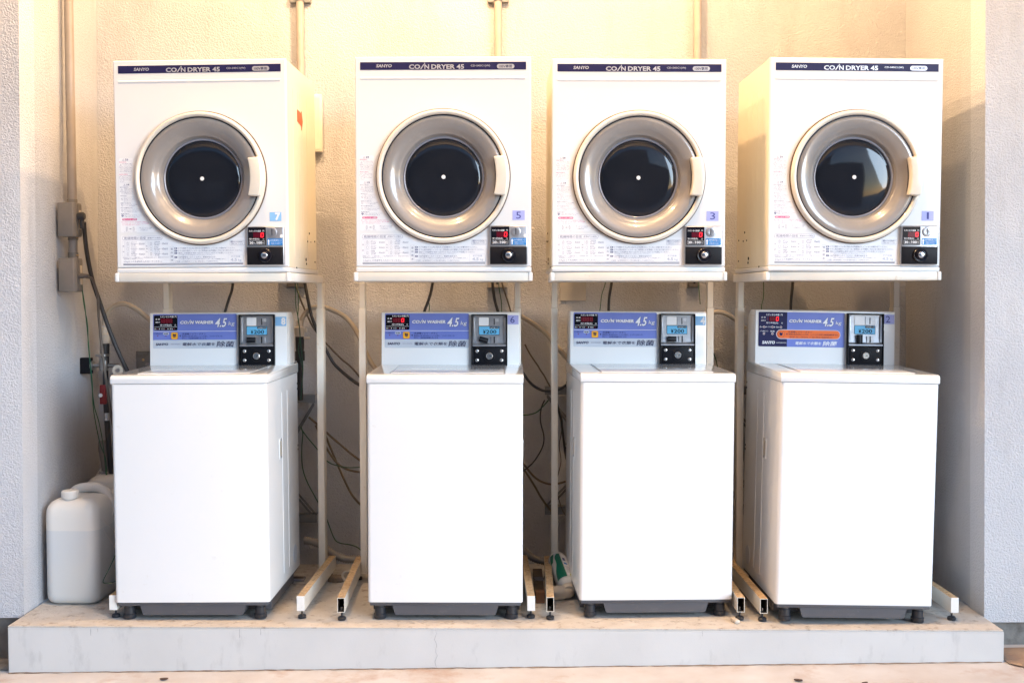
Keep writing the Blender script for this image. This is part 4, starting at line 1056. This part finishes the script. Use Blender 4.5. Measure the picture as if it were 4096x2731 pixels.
wire('power_cable', 'thin brown cable sagging between stands 7 and 5', [(-0.852,4.430,1.148),(-0.839,4.430,1.103),(-0.821,4.430,1.054),(-0.790,4.430,0.983),(-0.769,4.430,0.949),(-0.747,4.430,0.922),(-0.706,4.430,0.877),(-0.669,4.430,0.839),(-0.639,4.430,0.815),(-0.613,4.430,0.787),(-0.589,4.430,0.753),(-0.572,4.430,0.719)], 0.0038, M_cabgrey, 'cable', 'cables hanging on the walls')
wire('earth_wire', 'green wire hanging right of washer 8 control box, left strand', [(-0.838,4.380,1.147),(-0.839,4.380,1.058),(-0.827,4.380,0.984),(-0.822,4.380,0.910),(-0.813,4.380,0.817),(-0.818,4.380,0.742),(-0.823,4.380,0.686)], 0.0016, M_green, 'wire', 'earth wires on the walls')
wire('earth_wire', 'green wire hanging right of washer 8 control box, right strand', [(-0.831,4.380,1.147),(-0.828,4.380,1.058),(-0.831,4.380,1.006),(-0.823,4.380,0.939),(-0.830,4.380,0.880),(-0.821,4.380,0.835),(-0.814,4.380,0.794),(-0.823,4.380,0.686)], 0.0016, M_green, 'wire', 'earth wires on the walls')
wire('power_cable', 'thick black cable sagging behind the post of stand 3', [(0.017,4.400,0.820),(0.039,4.400,0.792),(0.051,4.400,0.775),(0.064,4.400,0.756),(0.079,4.400,0.741),(0.092,4.400,0.731),(0.107,4.400,0.723),(0.121,4.400,0.718),(0.136,4.400,0.716),(0.163,4.400,0.716),(0.185,4.400,0.722),(0.207,4.400,0.735),(0.219,4.400,0.744)], 0.0055, M_cable, 'cable', 'cables hanging on the walls')
wire('power_cable', 'thin brown cable slanting between washers 6 and 4', [(0.051,4.430,0.897),(0.062,4.430,0.874),(0.074,4.430,0.853),(0.089,4.430,0.831),(0.102,4.430,0.812),(0.113,4.430,0.793),(0.126,4.430,0.774),(0.137,4.430,0.753),(0.149,4.430,0.731)], 0.0032, M_cabgrey, 'cable', 'cables hanging on the walls')
wire('power_cable', 'black cable hanging behind washer 8 control box', [(-1.073,4.350,1.147),(-1.076,4.340,1.111),(-1.084,4.330,1.081),(-1.091,4.320,1.052),(-1.100,4.310,1.012),(-1.103,4.300,0.979)], 0.0055, M_cable, 'cable', 'cables hanging on the walls')
wire('power_cable', 'black cable hanging left of middle behind washer 6 control box', [(-0.302,4.350,1.157),(-0.309,4.337,1.111),(-0.319,4.325,1.072),(-0.334,4.312,1.030),(-0.338,4.300,1.005)], 0.0055, M_cable, 'cable', 'cables hanging on the walls')
wire('power_cable', 'thick black cable hanging at the right behind washer 6 control box', [(-0.076,4.350,1.157),(-0.071,4.337,1.103),(-0.064,4.325,1.064),(-0.053,4.312,1.026),(-0.049,4.300,1.001)], 0.0058, M_cable, 'cable', 'cables hanging on the walls')
wire('power_cable', 'thin brown cable slanting from the outlet box behind washer 6', [(-0.043,4.380,1.157),(-0.032,4.360,1.114),(-0.019,4.340,1.075),(-0.005,4.320,1.029),(0.002,4.300,1.001)], 0.0032, M_cabgrey, 'cable', 'cables hanging on the walls')
wire('earth_wire', 'green wire hanging from the outlet box behind washer 6', [(-0.053,4.380,1.157),(-0.049,4.360,1.114),(-0.041,4.340,1.068),(-0.039,4.320,1.026),(-0.039,4.300,1.001)], 0.0018, M_green, 'wire', 'earth wires on the walls')
wire('earth_wire', 'short green wire beside the left cable behind washer 6', [(-0.325,4.380,1.068),(-0.318,4.353,1.051),(-0.318,4.327,1.026),(-0.317,4.300,1.009)], 0.0018, M_green, 'wire', 'earth wires on the walls')
wire('power_cable', 'black cable hanging behind washer 4 control box', [(0.386,4.350,1.159),(0.381,4.337,1.124),(0.373,4.325,1.083),(0.369,4.312,1.027),(0.366,4.300,0.993)], 0.0055, M_cable, 'cable', 'cables hanging on the walls')
wire('earth_wire', 'green wire left of the black cable behind washer 4', [(0.365,4.380,1.159),(0.359,4.360,1.128),(0.346,4.340,1.093),(0.340,4.320,1.059),(0.334,4.300,1.021)], 0.0018, M_green, 'wire', 'earth wires on the walls')
wire('earth_wire', 'green wire by the small outlet box behind washer 4', [(0.724,4.380,1.159),(0.720,4.353,1.124),(0.719,4.327,1.085),(0.717,4.300,1.054)], 0.0018, M_green, 'wire', 'earth wires on the walls')
wire('earth_wire', 'green wire slanting on the wall between stands 3 and 1', [(0.770,4.400,0.912),(0.780,4.400,0.877),(0.795,4.400,0.842),(0.805,4.400,0.799),(0.813,4.400,0.775)], 0.0018, M_green, 'wire', 'earth wires on the walls')
wire('power_cable', 'black cable hanging behind washer 2 control box', [(1.082,4.350,1.156),(1.077,4.337,1.115),(1.070,4.325,1.074),(1.065,4.312,1.026),(1.061,4.300,0.993)], 0.0058, M_cable, 'cable', 'cables hanging on the walls')
wire('earth_wire', 'green wire left of the black cable behind washer 2', [(0.975,4.380,1.157),(0.972,4.360,1.111),(0.966,4.340,1.074),(0.956,4.320,1.050),(0.950,4.300,1.018)], 0.0018, M_green, 'wire', 'earth wires on the walls')
wire('drain_tube', 'upper brown tube sloping on the wall between washers 8 and 6', [(-0.805,4.450,0.610),(-0.749,4.450,0.561),(-0.714,4.450,0.529),(-0.682,4.450,0.502),(-0.639,4.450,0.464),(-0.597,4.450,0.433),(-0.565,4.450,0.415)], 0.0045, M_hosebr, 'tube', 'brown tubes on the back wall')
wire('drain_tube', 'curving brown tube on the wall between washers 8 and 6', [(-0.775,4.430,0.580),(-0.743,4.430,0.510),(-0.722,4.430,0.472),(-0.696,4.430,0.435),(-0.669,4.430,0.413),(-0.637,4.430,0.400),(-0.594,4.430,0.393),(-0.562,4.430,0.391)], 0.0045, M_hosebr, 'tube', 'brown tubes on the back wall')
wire('drain_tube', 'long brown tube dropping to the right between washers 8 and 6', [(-0.765,4.470,0.591),(-0.742,4.470,0.532),(-0.718,4.470,0.472),(-0.691,4.470,0.407),(-0.668,4.470,0.353),(-0.644,4.470,0.304),(-0.622,4.470,0.274),(-0.601,4.470,0.253),(-0.569,4.470,0.227)], 0.0045, M_hosebr, 'tube', 'brown tubes on the back wall')
wire('earth_wire', 'green wire trailing down to the floor behind stand 7', [(-0.828,4.400,0.578),(-0.820,4.400,0.552),(-0.824,4.400,0.504),(-0.824,4.400,0.429),(-0.809,4.400,0.370),(-0.777,4.400,0.306),(-0.756,4.400,0.268),(-0.735,4.400,0.230),(-0.720,4.400,0.187),(-0.699,4.400,0.134),(-0.678,4.400,0.119),(-0.635,4.400,0.111),(-0.609,4.400,0.101),(-0.595,4.400,0.088)], 0.0022, M_green, 'wire', 'earth wires on the walls')
wire('earth_wire', 'green wire swinging across the wall between washers 8 and 6', [(-0.827,4.410,0.566),(-0.804,4.410,0.534),(-0.780,4.410,0.505),(-0.756,4.410,0.475),(-0.738,4.410,0.450),(-0.714,4.410,0.432),(-0.687,4.410,0.423),(-0.645,4.410,0.415),(-0.592,4.410,0.417),(-0.560,4.410,0.421)], 0.0022, M_green, 'wire', 'earth wires on the walls')
wire('earth_wire', 'dark green wire curving left of the stand 3 post', [(0.024,4.400,0.622),(0.059,4.400,0.622),(0.095,4.400,0.632),(0.124,4.400,0.659),(0.142,4.400,0.680)], 0.0024, M_green, 'wire', 'earth wires on the walls')
wire('power_cable', 'thin black cable snaking down between washers 6 and 4', [(0.127,4.400,0.680),(0.113,4.400,0.644),(0.111,4.400,0.596),(0.124,4.400,0.537),(0.118,4.400,0.495),(0.095,4.400,0.453),(0.071,4.400,0.424),(0.044,4.400,0.403),(0.023,4.400,0.394)], 0.0028, M_cable, 'cable', 'cables hanging on the walls')
wire('drain_tube', 'brown tube curving across between washers 6 and 4', [(0.030,4.450,0.440),(0.054,4.450,0.410),(0.084,4.450,0.374),(0.114,4.450,0.352),(0.150,4.450,0.341),(0.180,4.450,0.343),(0.216,4.450,0.353)], 0.0042, M_hosebr, 'tube', 'brown tubes on the back wall')
wire('drain_tube', 'brown tube sloping down between washers 6 and 4', [(0.030,4.460,0.421),(0.060,4.460,0.378),(0.090,4.460,0.330),(0.114,4.460,0.287),(0.150,4.460,0.238),(0.180,4.460,0.214)], 0.0042, M_hosebr, 'tube', 'brown tubes on the back wall')
wire('power_cable', 'thick black cable hanging beside the left side of washer 4', [(0.168,4.380,0.693),(0.180,4.380,0.646),(0.189,4.380,0.610),(0.196,4.380,0.563),(0.203,4.380,0.504),(0.211,4.380,0.450)], 0.0045, M_cable, 'cable', 'cables hanging on the walls')
wire('earth_wire', 'thin dark wire winding down beside the left side of washer 4', [(0.187,4.400,0.632),(0.197,4.400,0.596),(0.191,4.400,0.543),(0.184,4.400,0.501),(0.191,4.400,0.441),(0.181,4.400,0.393),(0.171,4.400,0.346),(0.181,4.400,0.298),(0.195,4.400,0.250),(0.213,4.400,0.220)], 0.0018, M_cabgrey, 'wire', 'earth wires on the walls')
wire('power_cable', 'thin black cable hanging in the gap between washers 4 and 2', [(0.900,4.400,0.658),(0.904,4.400,0.559),(0.906,4.400,0.467),(0.897,4.400,0.408),(0.877,4.400,0.361)], 0.0035, M_cable, 'cable', 'cables hanging on the walls')
wire('drain_hose', 'corrugated grey beige drain hose on the floor behind stands 7 and 5', [(-0.812,4.360,0.137),(-0.790,4.360,0.136),(-0.767,4.360,0.129),(-0.740,4.360,0.116),(-0.714,4.360,0.095),(-0.683,4.360,0.076),(-0.651,4.360,0.065),(-0.619,4.360,0.065),(-0.588,4.360,0.065)], 0.0165, M_drain, 'drain hose', 'corrugated drain hoses', 16, (0.0085, 0.0036))
wire('drain_hose', 'corrugated grey drain hose behind the feet between washers 6 and 4', [(0.017,4.360,0.127),(0.040,4.360,0.100),(0.064,4.360,0.079),(0.087,4.360,0.064),(0.123,4.360,0.054),(0.146,4.360,0.049)], 0.0155, M_drain, 'drain hose', 'corrugated drain hoses', 16, (0.0085, 0.0036))
wire('earth_wire', 'thin dark wire looped in front of the jerrycans by washer 8', [(-1.395,4.02,0.60),(-1.400,4.0,0.42),(-1.392,3.985,0.30),(-1.393,3.97,0.22),(-1.415,3.95,0.15),(-1.437,3.935,0.100),(-1.44,3.93,0.085),(-1.425,3.93,0.082),(-1.40,3.93,0.088),(-1.37,3.94,0.105)], 0.0014, M_green, 'wire', 'earth wires on the walls')
#ENDPATHS#

# plugs at the left outlets
t = thing('plug', 'black mains plug in the upper outlet box on the left reveal', 'plug', (-1.572, 4.125, 1.380))
MB().lathe([(0, -.008), (.013, -.008), (.0155, .002), (.0155, .012), (.011, .017), (0, .017)], M_cable, 20, 'x').build('head', t)
MB().lathe([(.0075, -.045), (.0085, -.008), (0, -.008)], M_cable, 14, 'z', Matrix.Translation((.006, 0, 0))).build('strain_relief', t)
t = thing('plug', 'grey brown mains plug in the lower outlet box on the left reveal', 'plug', (-1.574, 4.125, 1.164))
MB().lathe([(0, -.006), (.010, -.006), (.010, .006), (.006, .030), (0, .030)], M_cabgrey, 16, 'x').build('head', t)

# boxes on the back wall, half hidden by the shelves
for x0, x1, z0, z1, m, lab in ((-.898, -.83, 1.124, 1.24, M_boxgrey, 'grey outlet box on the wall under dryer 7'), (-.095, -.022, 1.120, 1.24, M_pvc, 'cream outlet box on the wall under dryer 5'), (.706, .748, 1.121, 1.24, M_boxgrey, 'small grey outlet box on the wall under dryer 3')):
    t = thing('outlet_box', lab, 'outlet box', ((x0 + x1) / 2, 4.52, z0), group='outlet boxes on the back wall')
    h = (x1 - x0) / 2
    MB().box(-h, h, -.02, .024, 0, z1 - z0, m, .003, 2).build('housing', t)
    MB().box(-h - .004, h + .004, .0, .024, -.004, -.0004, M_steel, .0008, 1).build('mounting_edge', t)
    MB().lathe([(0, -.023), (.005, -.022), (.005, -.0195)], M_black, 12, 'y', Matrix.Translation((0, 0, .018))).build('screw', t)
t = MB(); t.box(.193, .298, 4.5385, 4.5435, 1.066, 1.25, M_paper, .0015, 1); tag(t.build('wall_plate'), 'blotchy pale grey blank plate on the wall under dryer 3', 'plate')
t = thing('wall_vent', 'tall cream vent cover on the wall right of dryer 7', 'vent', (-.80, 4.54, 1.66))
MB().box(-.045, .048, -.030, .0, .0, .226, M_cream, .003, 2).build('hood', t)
q = MB(); q.box(-.035, .040, -.0315, -.0302, .010, .214, M_cream, .0004, 1); q.build('face_plate', t)
t = thing('junction_plate', 'flat grey metal cover plate on the wall behind washer 8', 'cover plate', (-1.463, 4.54, .78))
MB().box(-.050, .13, -.006, 0, -.03, .088, M_steel, .0015, 1).build('cover', t)
MB().lathe([(.0055, -.006), (.004, -.010), (0, -.0105)], M_rust, 12, 'y', Matrix.Translation((-.022, 0, .053))).build('screw', t)
d = Decal(1, 0, 1, 0, y0=-.0066); d.rect(-.012, -.040, .035, -.030, M_paper, 0, .002); d.text('避雷設備', -.010, -.0385, .032, -.0315, M_ink, 1); d.build('name_label', t)

# taps
def tap(label, loc, big):
    t = thing('tap', label, 'tap', loc, group='water taps on the walls')
    MB().lathe([(0, .085), (.0165, .085), (.0185, .100), (.0185, .120), (.013, .125), (.0125, .148), (0, .148)], M_pvc, 24, 'z').build('hose_connector', t)
    MB().box(.016, .028, -.004, .004, .102, .118, M_pvc, .001, 1).build('clip', t)
    MB().lathe([(.0145, -.01), (.0155, .03), (.017, .040), (.017, .084), (0, .084)], M_cable, 20, 'z').build('black_coupling', t)
    return t
t = tap('tap with grey disc handle and red valve, left of washer 8', (-1.575, 4.36, .822), True)
MB().lathe([(0, .036), (.026, .036), (.027, .040), (.0255, .044), (0, .045)], M_brass, 28, 'z', Matrix.Translation((-.003, -.018, 0))).build('handle', t)
MB().tube([(-.062, 0, .0), (.03, 0, .0), (.055, -.006, -.004), (.070, -.012, -.018)], .0085, M_brass, 14).lathe([(0, -.02), (.017, -.02), (.0175, .015), (.011, .034), (0, .034)], M_brass, 20, 'z', Matrix.Translation((-.004, -.002, 0))).lathe([(0, -.006), (.018, -.006), (.018, .004), (0, .004)], M_brass, 20, 'x', Matrix.Translation((-.048, 0, 0))).build('spout', t)
MB().box(-.096, -.052, -.012, .016, -.032, .03, M_black, .003, 2).build('wall_bracket', t)
MB().tube([(-.002, .010, -.02), (-.004, .012, -.12), (.0, .012, -.24), (.010, .010, -.38), (.018, .008, -.45)], .0105, M_cable, 12).build('drop_hose', t)
MB().box(-.020, .004, -.012, .006, -.150, -.075, M_red, .003, 2).lathe([(0, -.016), (.0075, -.015), (.0075, -.011)], M_dot, 14, 'y', Matrix.Translation((-.015, 0, -.115))).build('red_valve', t)
MB().lathe([(0, -.215), (.0115, -.215), (.0115, -.185), (0, -.185)], M_chrome, 16, 'z', Matrix.Translation((-.001, .011, 0))).build('hose_clip', t)
t = tap('tap with black pipe and red valve, between washers 8 and 6', (-.832, 4.42, .845), False)
MB().tube([(0, 0, .0), (-.002, .0, -.08), (-.001, 0, -.165)], .0125, M_cable, 14).lathe([(0, -.01), (.019, -.01), (.019, .028), (0, .028)], M_cable, 18, 'z').build('drop_pipe', t)
MB().lathe([(0, -.018), (.010, -.016), (.010, .0), (0, .0)], M_red, 14, 'y', Matrix.Translation((-.018, -.004, -.130))).build('red_valve', t)
MB().box(.014, .040, -.004, .004, .074, .084, M_pvc, .002, 2).build('lever', t)
# cream washer disc by the lid
MB().lathe([(0, -.004), (.021, -.004), (.021, .003), (0, .003)], M_pvc, 28, 'y', Matrix.Translation((-1.504, 4.30, .807))).lathe([(0, -.009), (.008, -.008), (.008, -.004)], M_brass, 14, 'y', Matrix.Translation((-1.504, 4.30, .807))).build('valve_knob')
tag(bpy.data.objects['valve_knob'], 'round cream knob behind the left corner of washer 8 lid', 'knob')

# wall brackets of galvanised angle
for x0, x1, lab in ((-.97, -.785, 'galvanised angle bracket on the wall between washers 8 and 6'), (.13, .245, 'galvanised angle bracket on the wall between washers 6 and 4'), (.83, .945, 'galvanised angle bracket on the wall between washers 4 and 2')):
    t = thing('wall_bracket', lab, 'bracket', ((x0 + x1) / 2, 4.50, .2), group='galvanised brackets on the back wall')
    h = (x1 - x0) / 2
    dz = 0.0 if h > .06 else .03
    for z0 in (.463, -.017):
        MB().box(-h, h, -.018, -.014, z0 + dz, z0 + .029 + dz, M_steel).box(-h, h, -.018, .03, z0 + .029 + dz, z0 + .032 + dz, M_steel).build('bar', t)
    for (za, zb) in ((.46, .34), (.455, .32), (.02, .13), (.0, .115)):
        if h > .06: MB().tube([(h - .008, -.006, za), (-h + .04, -.006, zb - .10 if za > .2 else zb + .05)], .0045, M_steel, 6, smooth=False).build('brace', t)
        else: MB().tube([(-h + .01, -.006, za + dz), (h, -.006, zb + dz)], .0045, M_steel, 6, smooth=False).build('brace', t)

# ------------------------------------------------------------------ things on the platform
def jerrycan(label, loc, rz, w_, dpt, h, fill, cap=True, group='white plastic jerrycans'):
    t = thing('jerrycan', label, 'jerrycan', loc, (0, 0, rz), group)
    b = bmesh.new(); rings = []
    Z = [(0, .028, .030), (.003, .016, .034), (.010, .007, .038), (.022, .001, .040), (.035, 0, .040), (fill - .003, 0, .040), (fill, 0, .040), (h - .060, 0, .040), (h - .038, .0015, .040), (h - .024, .006, .040), (h - .012, .015, .038), (h - .004, .028, .034), (h, .045, .028)]
    for z, ins, r in Z:
        r = max(.012, r - ins * .2); hw, hd = w_ / 2 - ins, dpt / 2 - ins * 1.15; ring = []
        for cx, cy, a in ((hw - r, -hd + r, -90), (hw - r, hd - r, 0), (-hw + r, hd - r, 90), (-hw + r, -hd + r, 180)):
            for k in range(9):
                tt = R(a + 11.25 * k); ring.append(b.verts.new((cx + r * math.cos(tt), cy + r * math.sin(tt), z)))
        rings.append(ring)
    n = len(rings[0])
    for A_, B_ in zip(rings[:-1], rings[1:]):
        for i in range(n): b.faces.new((A_[i], A_[(i + 1) % n], B_[(i + 1) % n], B_[i]))
    b.faces.new(rings[0][::-1]); b.faces.new(rings[-1])
    q = MB(); q.merge(b, M_can); i2 = q.mi(M_canliq)
    for f in q.bm.faces:
        if f.calc_center_median().z < fill: f.material_index = i2
    body = q.build('body', t, ang=40)
    q = MB()
    for a, c in (((-.10, .80), (.06, .55)), ((-.09, .70), (.05, .38))):
        q.tube([(w_ / 2 - .001, a[0], a[1] * h), (w_ / 2 - .001, c[0], c[1] * h)], .0028, M_can, 8, smooth=False)
    q.build('moulded_rib', body)
    # handle arch running front to back on top
    q = MB(); q.tube([(-.084, .035, h - .055), (-.070, .03, h - .018), (-.045, .025, h + .008), (-.010, .02, h + .018), (.030, .02, h + .018), (.060, .02, h + .004), (.080, .015, h - .03), (.086, .01, h - .08)], .0185, M_can, 16)
    q.build('handle', t, ang=60)
    if cap:
        q = MB(); q.lathe([(.0265, h - .014), (.0235, h - .002), (.0235, h + .001)], M_can, 28, 'z')
        n = 28
        q.lathe([(.0250, h + .0012), (.0290, h + .0015), (.0290, h + .024), (.0270, h + .028), (.0, h + .0275)], M_can, 28, 'z')
        for k in range(18):
            a = 2 * PI * k / 18
            q.box(-.0010, .0010, -.0008, .0008, h + .004, h + .023, M_can, M=Matrix.Translation((.0290 * math.cos(a), .0290 * math.sin(a), 0)) @ Matrix.Rotation(a, 4, 'Z'))
        q.build('screw_cap', t, (-.018, -dpt / 2 + .055, 0), ang=40)
    return t
jerrycan('front white jerrycan with a ribbed screw cap, partly filled, left of washer 8', (-1.553, 4.085, .001), R(-2), .192, .300, .372, .265)
t2 = jerrycan('rear jerrycan behind the capped one, grey sleeve tied on its neck', (-1.553, 4.405, .001), R(3), .185, .24, .398, .30, cap=False)
MB().lathe([(.024, .380), (.022, .400), (0, .400)], M_can, 20, 'z').build('neck', t2, (-.030, 0, 0))
t = thing('drain_sleeve', 'grey cloth sleeve tied with crumpled film on the rear jerrycan', 'sleeve', (-1.590, 4.395, .395))
MB().tube([(.012, 0, .0), (.004, .0, .05), (-.010, .005, .10), (-.012, .01, .13)], lambda s: .028 - .009 * s, M_sleeve, 18).build('cloth', t, ang=60)
b = bmesh.new(); bmesh.ops.create_icosphere(b, subdivisions=4, radius=1)
for v in b.verts:
    n_ = v.co.normalized(); a = math.atan2(n_.y, n_.x)
    k = 1 + .16 * math.sin(9 * a + 5 * n_.z) + .12 * math.sin(17 * a - 9 * n_.z) + .10 * math.sin(23 * n_.z + 3 * a)
    v.co = (n_.x * .036 * k + .01, n_.y * .034 * k, n_.z * .015 * k + .002)
q = MB(); q.merge(b, M_foil); q.build('film_tie', t, ang=60)

# bottle lying neck forward, with a PVC elbow in front of it
ax = Vector((.2, -.97, -.04)).normalized()
t = thing('detergent_bottle', 'green and white bottle lying on the floor between stand 3 and washer 4', 'bottle', (.198, 4.035, .0385))
d = Vector((-.13, 1, .22)).normalized()
t.rotation_euler = d.to_track_quat('Y', 'Z').to_euler()
MB().lathe([(.034, .000), (.0355, .006), (.0365, .014), (.0365, .205), (.033, .222), (.020, .229), (0, .230)], M_bottle, 48, 'y').lathe([(.034, .000), (.030, -.008), (.020, -.018), (.0165, -.022)], M_bottle, 48, 'y').build('body', t, ang=40)
MB().lathe([(.0225, -.010), (.0245, -.014), (.0245, -.030), (.021, -.036), (0, -.036)], M_pvc, 32, 'y').build('cap', t)
# wrap label: green sweep and printed column, hugging the cylinder
def wrap(mb, fn, m, r, y0, y1, n=40):
    b = bmesh.new(); rows = []
    for i in range(n + 1):
        y = y0 + (y1 - y0) * i / n; a0, a1 = fn(i / n)
        rows.append([b.verts.new((r * math.sin(a0 + (a1 - a0) * k / 12), y, r * math.cos(a0 + (a1 - a0) * k / 12))) for k in range(13)])
    for A_, B_ in zip(rows[:-1], rows[1:]):
        for k in range(12): b.faces.new((A_[k], A_[k + 1], B_[k + 1], B_[k]))
    mb.merge(b, m)
q = MB()
wrap(q, lambda s: (R(-62) + R(52) * (s ** 1.5) * (1 - .25 * math.sin(s * 9)), R(2)), M_bgreen, .0369, .012, .200)
wrap(q, lambda s: (R(-75) + R(20) * s, R(-50) + R(20) * s), M_bgreen, .0369, .150, .204)
wrap(q, lambda s: (R(6), R(50)), M_decal, .0369, .020, .195)
wrap(q, lambda s: (R(22), R(46)), M_yellow, .0373, .018, .036)
wrap(q, lambda s: (R(10), R(30)), M_blue, .0373, .110, .124)
wrap(q, lambda s: (R(10), R(26)), M_ink, .0373, .140, .165)
for k in range(6): wrap(q, lambda s: (R(9), R(46)), M_ink, .0373, .046 + .0095 * k, .048 + .0095 * k, 1)
q.build('wrap_label', t, ang=180)
t = thing('pipe_elbow', 'cream PVC pipe elbow on the floor in front of the bottle', 'pipe fitting', (.190, 4.005, .0255))
MB().lathe([(.0205, -.047), (.0255, -.046), (.0255, -.008), (.0225, -.004), (0, -.004)], M_pvc, 32, 'x').tube([(-.012, 0, 0), (.004, .001, 0), (.012, .008, .0), (.014, .026, .001)], .0205, M_pvc, 24).build('body', t, ang=50)
q = MB(); q.lathe([(.0265, -.050), (.0265, -.042), (.0205, -.0415)], M_pvc, 32, 'x'); q.build('collar', t)

MB().box(.083, .114, 3.955, 3.985, .0008, .0420, M_wood, .0012, 1).build('wood_block'); tag(bpy.data.objects['wood_block'], 'small red brown wood block between the feet of stands 5 and 3', 'wood block')
t = MB(); t.box(.080, .116, 4.02, 4.40, .0008, .0160, M_board, .001, 1); tag(t.build('scrap_board'), 'dark dirty board lying between the feet of stands 5 and 3', 'board')
t = MB(); t.prism([(-.012, -.02), (.018, -.024), (.026, .01), (.006, .028), (-.016, .018)], 0, .004, M_ringgrey, 'z'); o = t.build('plastic_scrap'); o.location = (.098, 4.23, .0165); tag(o, 'bluish clear plastic scrap lying on the dark board', 'scrap')
t = MB(); t.box(-.03, .03, -.02, .02, .0005, .010, M_ringgrey, .002, 1); t.box(-.026, .026, -.016, .016, .0101, .0112, M_board); o = t.build('small_tray'); o.location = (-.825, 4.285, .001); tag(o, 'small flat grey tray on the floor behind the foot of stand 7', 'tray')
b = bmesh.new(); bmesh.ops.create_icosphere(b, subdivisions=3, radius=1)
rr = random.Random(8)
for v in b.verts:
    k = 1 + rr.uniform(-.13, .13); v.co = (v.co.x * .032 * k, v.co.y * .026 * k, max(0, v.co.z * .020 * k + .006))
q = MB(); q.merge(b, M_dirt); o = q.build('dirt_clump', ang=60); o.location = (-.675, 4.27, .001); tag(o, 'brown clump of dirt on the floor beside the pipe ring', 'dirt')
q = MB()
q.tube([(.020 * math.cos(2 * PI * k / 24), .020 * math.sin(2 * PI * k / 24), .0) for k in range(25)], .0065, M_pvc, 10, smooth=False)
o = q.build('pipe_ring', ang=60); o.location = (-.630, 4.275, .018); o.rotation_euler = (R(48), 0, R(20)); tag(o, 'cream pipe ring leaning on the floor between stands 7 and 5', 'pipe ring')
t = MB(); t.box(-.009, .009, -.02, .02, .0005, .012, M_pvc, .003, 2); o = t.build('pipe_offcut'); o.location = (.742, 3.72, .0006); o.rotation_euler = (0, 0, R(14)); tag(o, 'short cream offcut on the platform by the right foot of stand 3', 'offcut')
# litter on the ground
for i, (x, y, s, rz, lab) in enumerate(((-1.128, 3.600, 1.0, .2, 'dark brown dead leaf on the ground below washer 8'), (.893, 3.480, 1.0, -.3, 'dark brown dead leaf on the ground at the lower right'), (1.09, 3.445, .8, .4, 'small dark scrap at the bottom edge of the ground, far right'))):
    b = bmesh.new(); bmesh.ops.create_icosphere(b, subdivisions=3, radius=1)
    for v in b.verts:
        n_ = v.co.copy(); v.co = (n_.x * .014 * s, n_.y * .0075 * s, n_.z * .0035 * s + .0035 + .0012 * n_.x * n_.x)
    q = MB(); q.merge(b, M_debris); o = q.build('dead_leaf', ang=60); o.location = (x, y, gz(x) + .001); o.rotation_euler = (0, 0, rz); tag(o, lab, 'dead leaf', 'bits of litter on the ground')
# ------------------------------------------------------------------ end
for o in bpy.data.objects:
    if o.name.startswith('camera'): pass
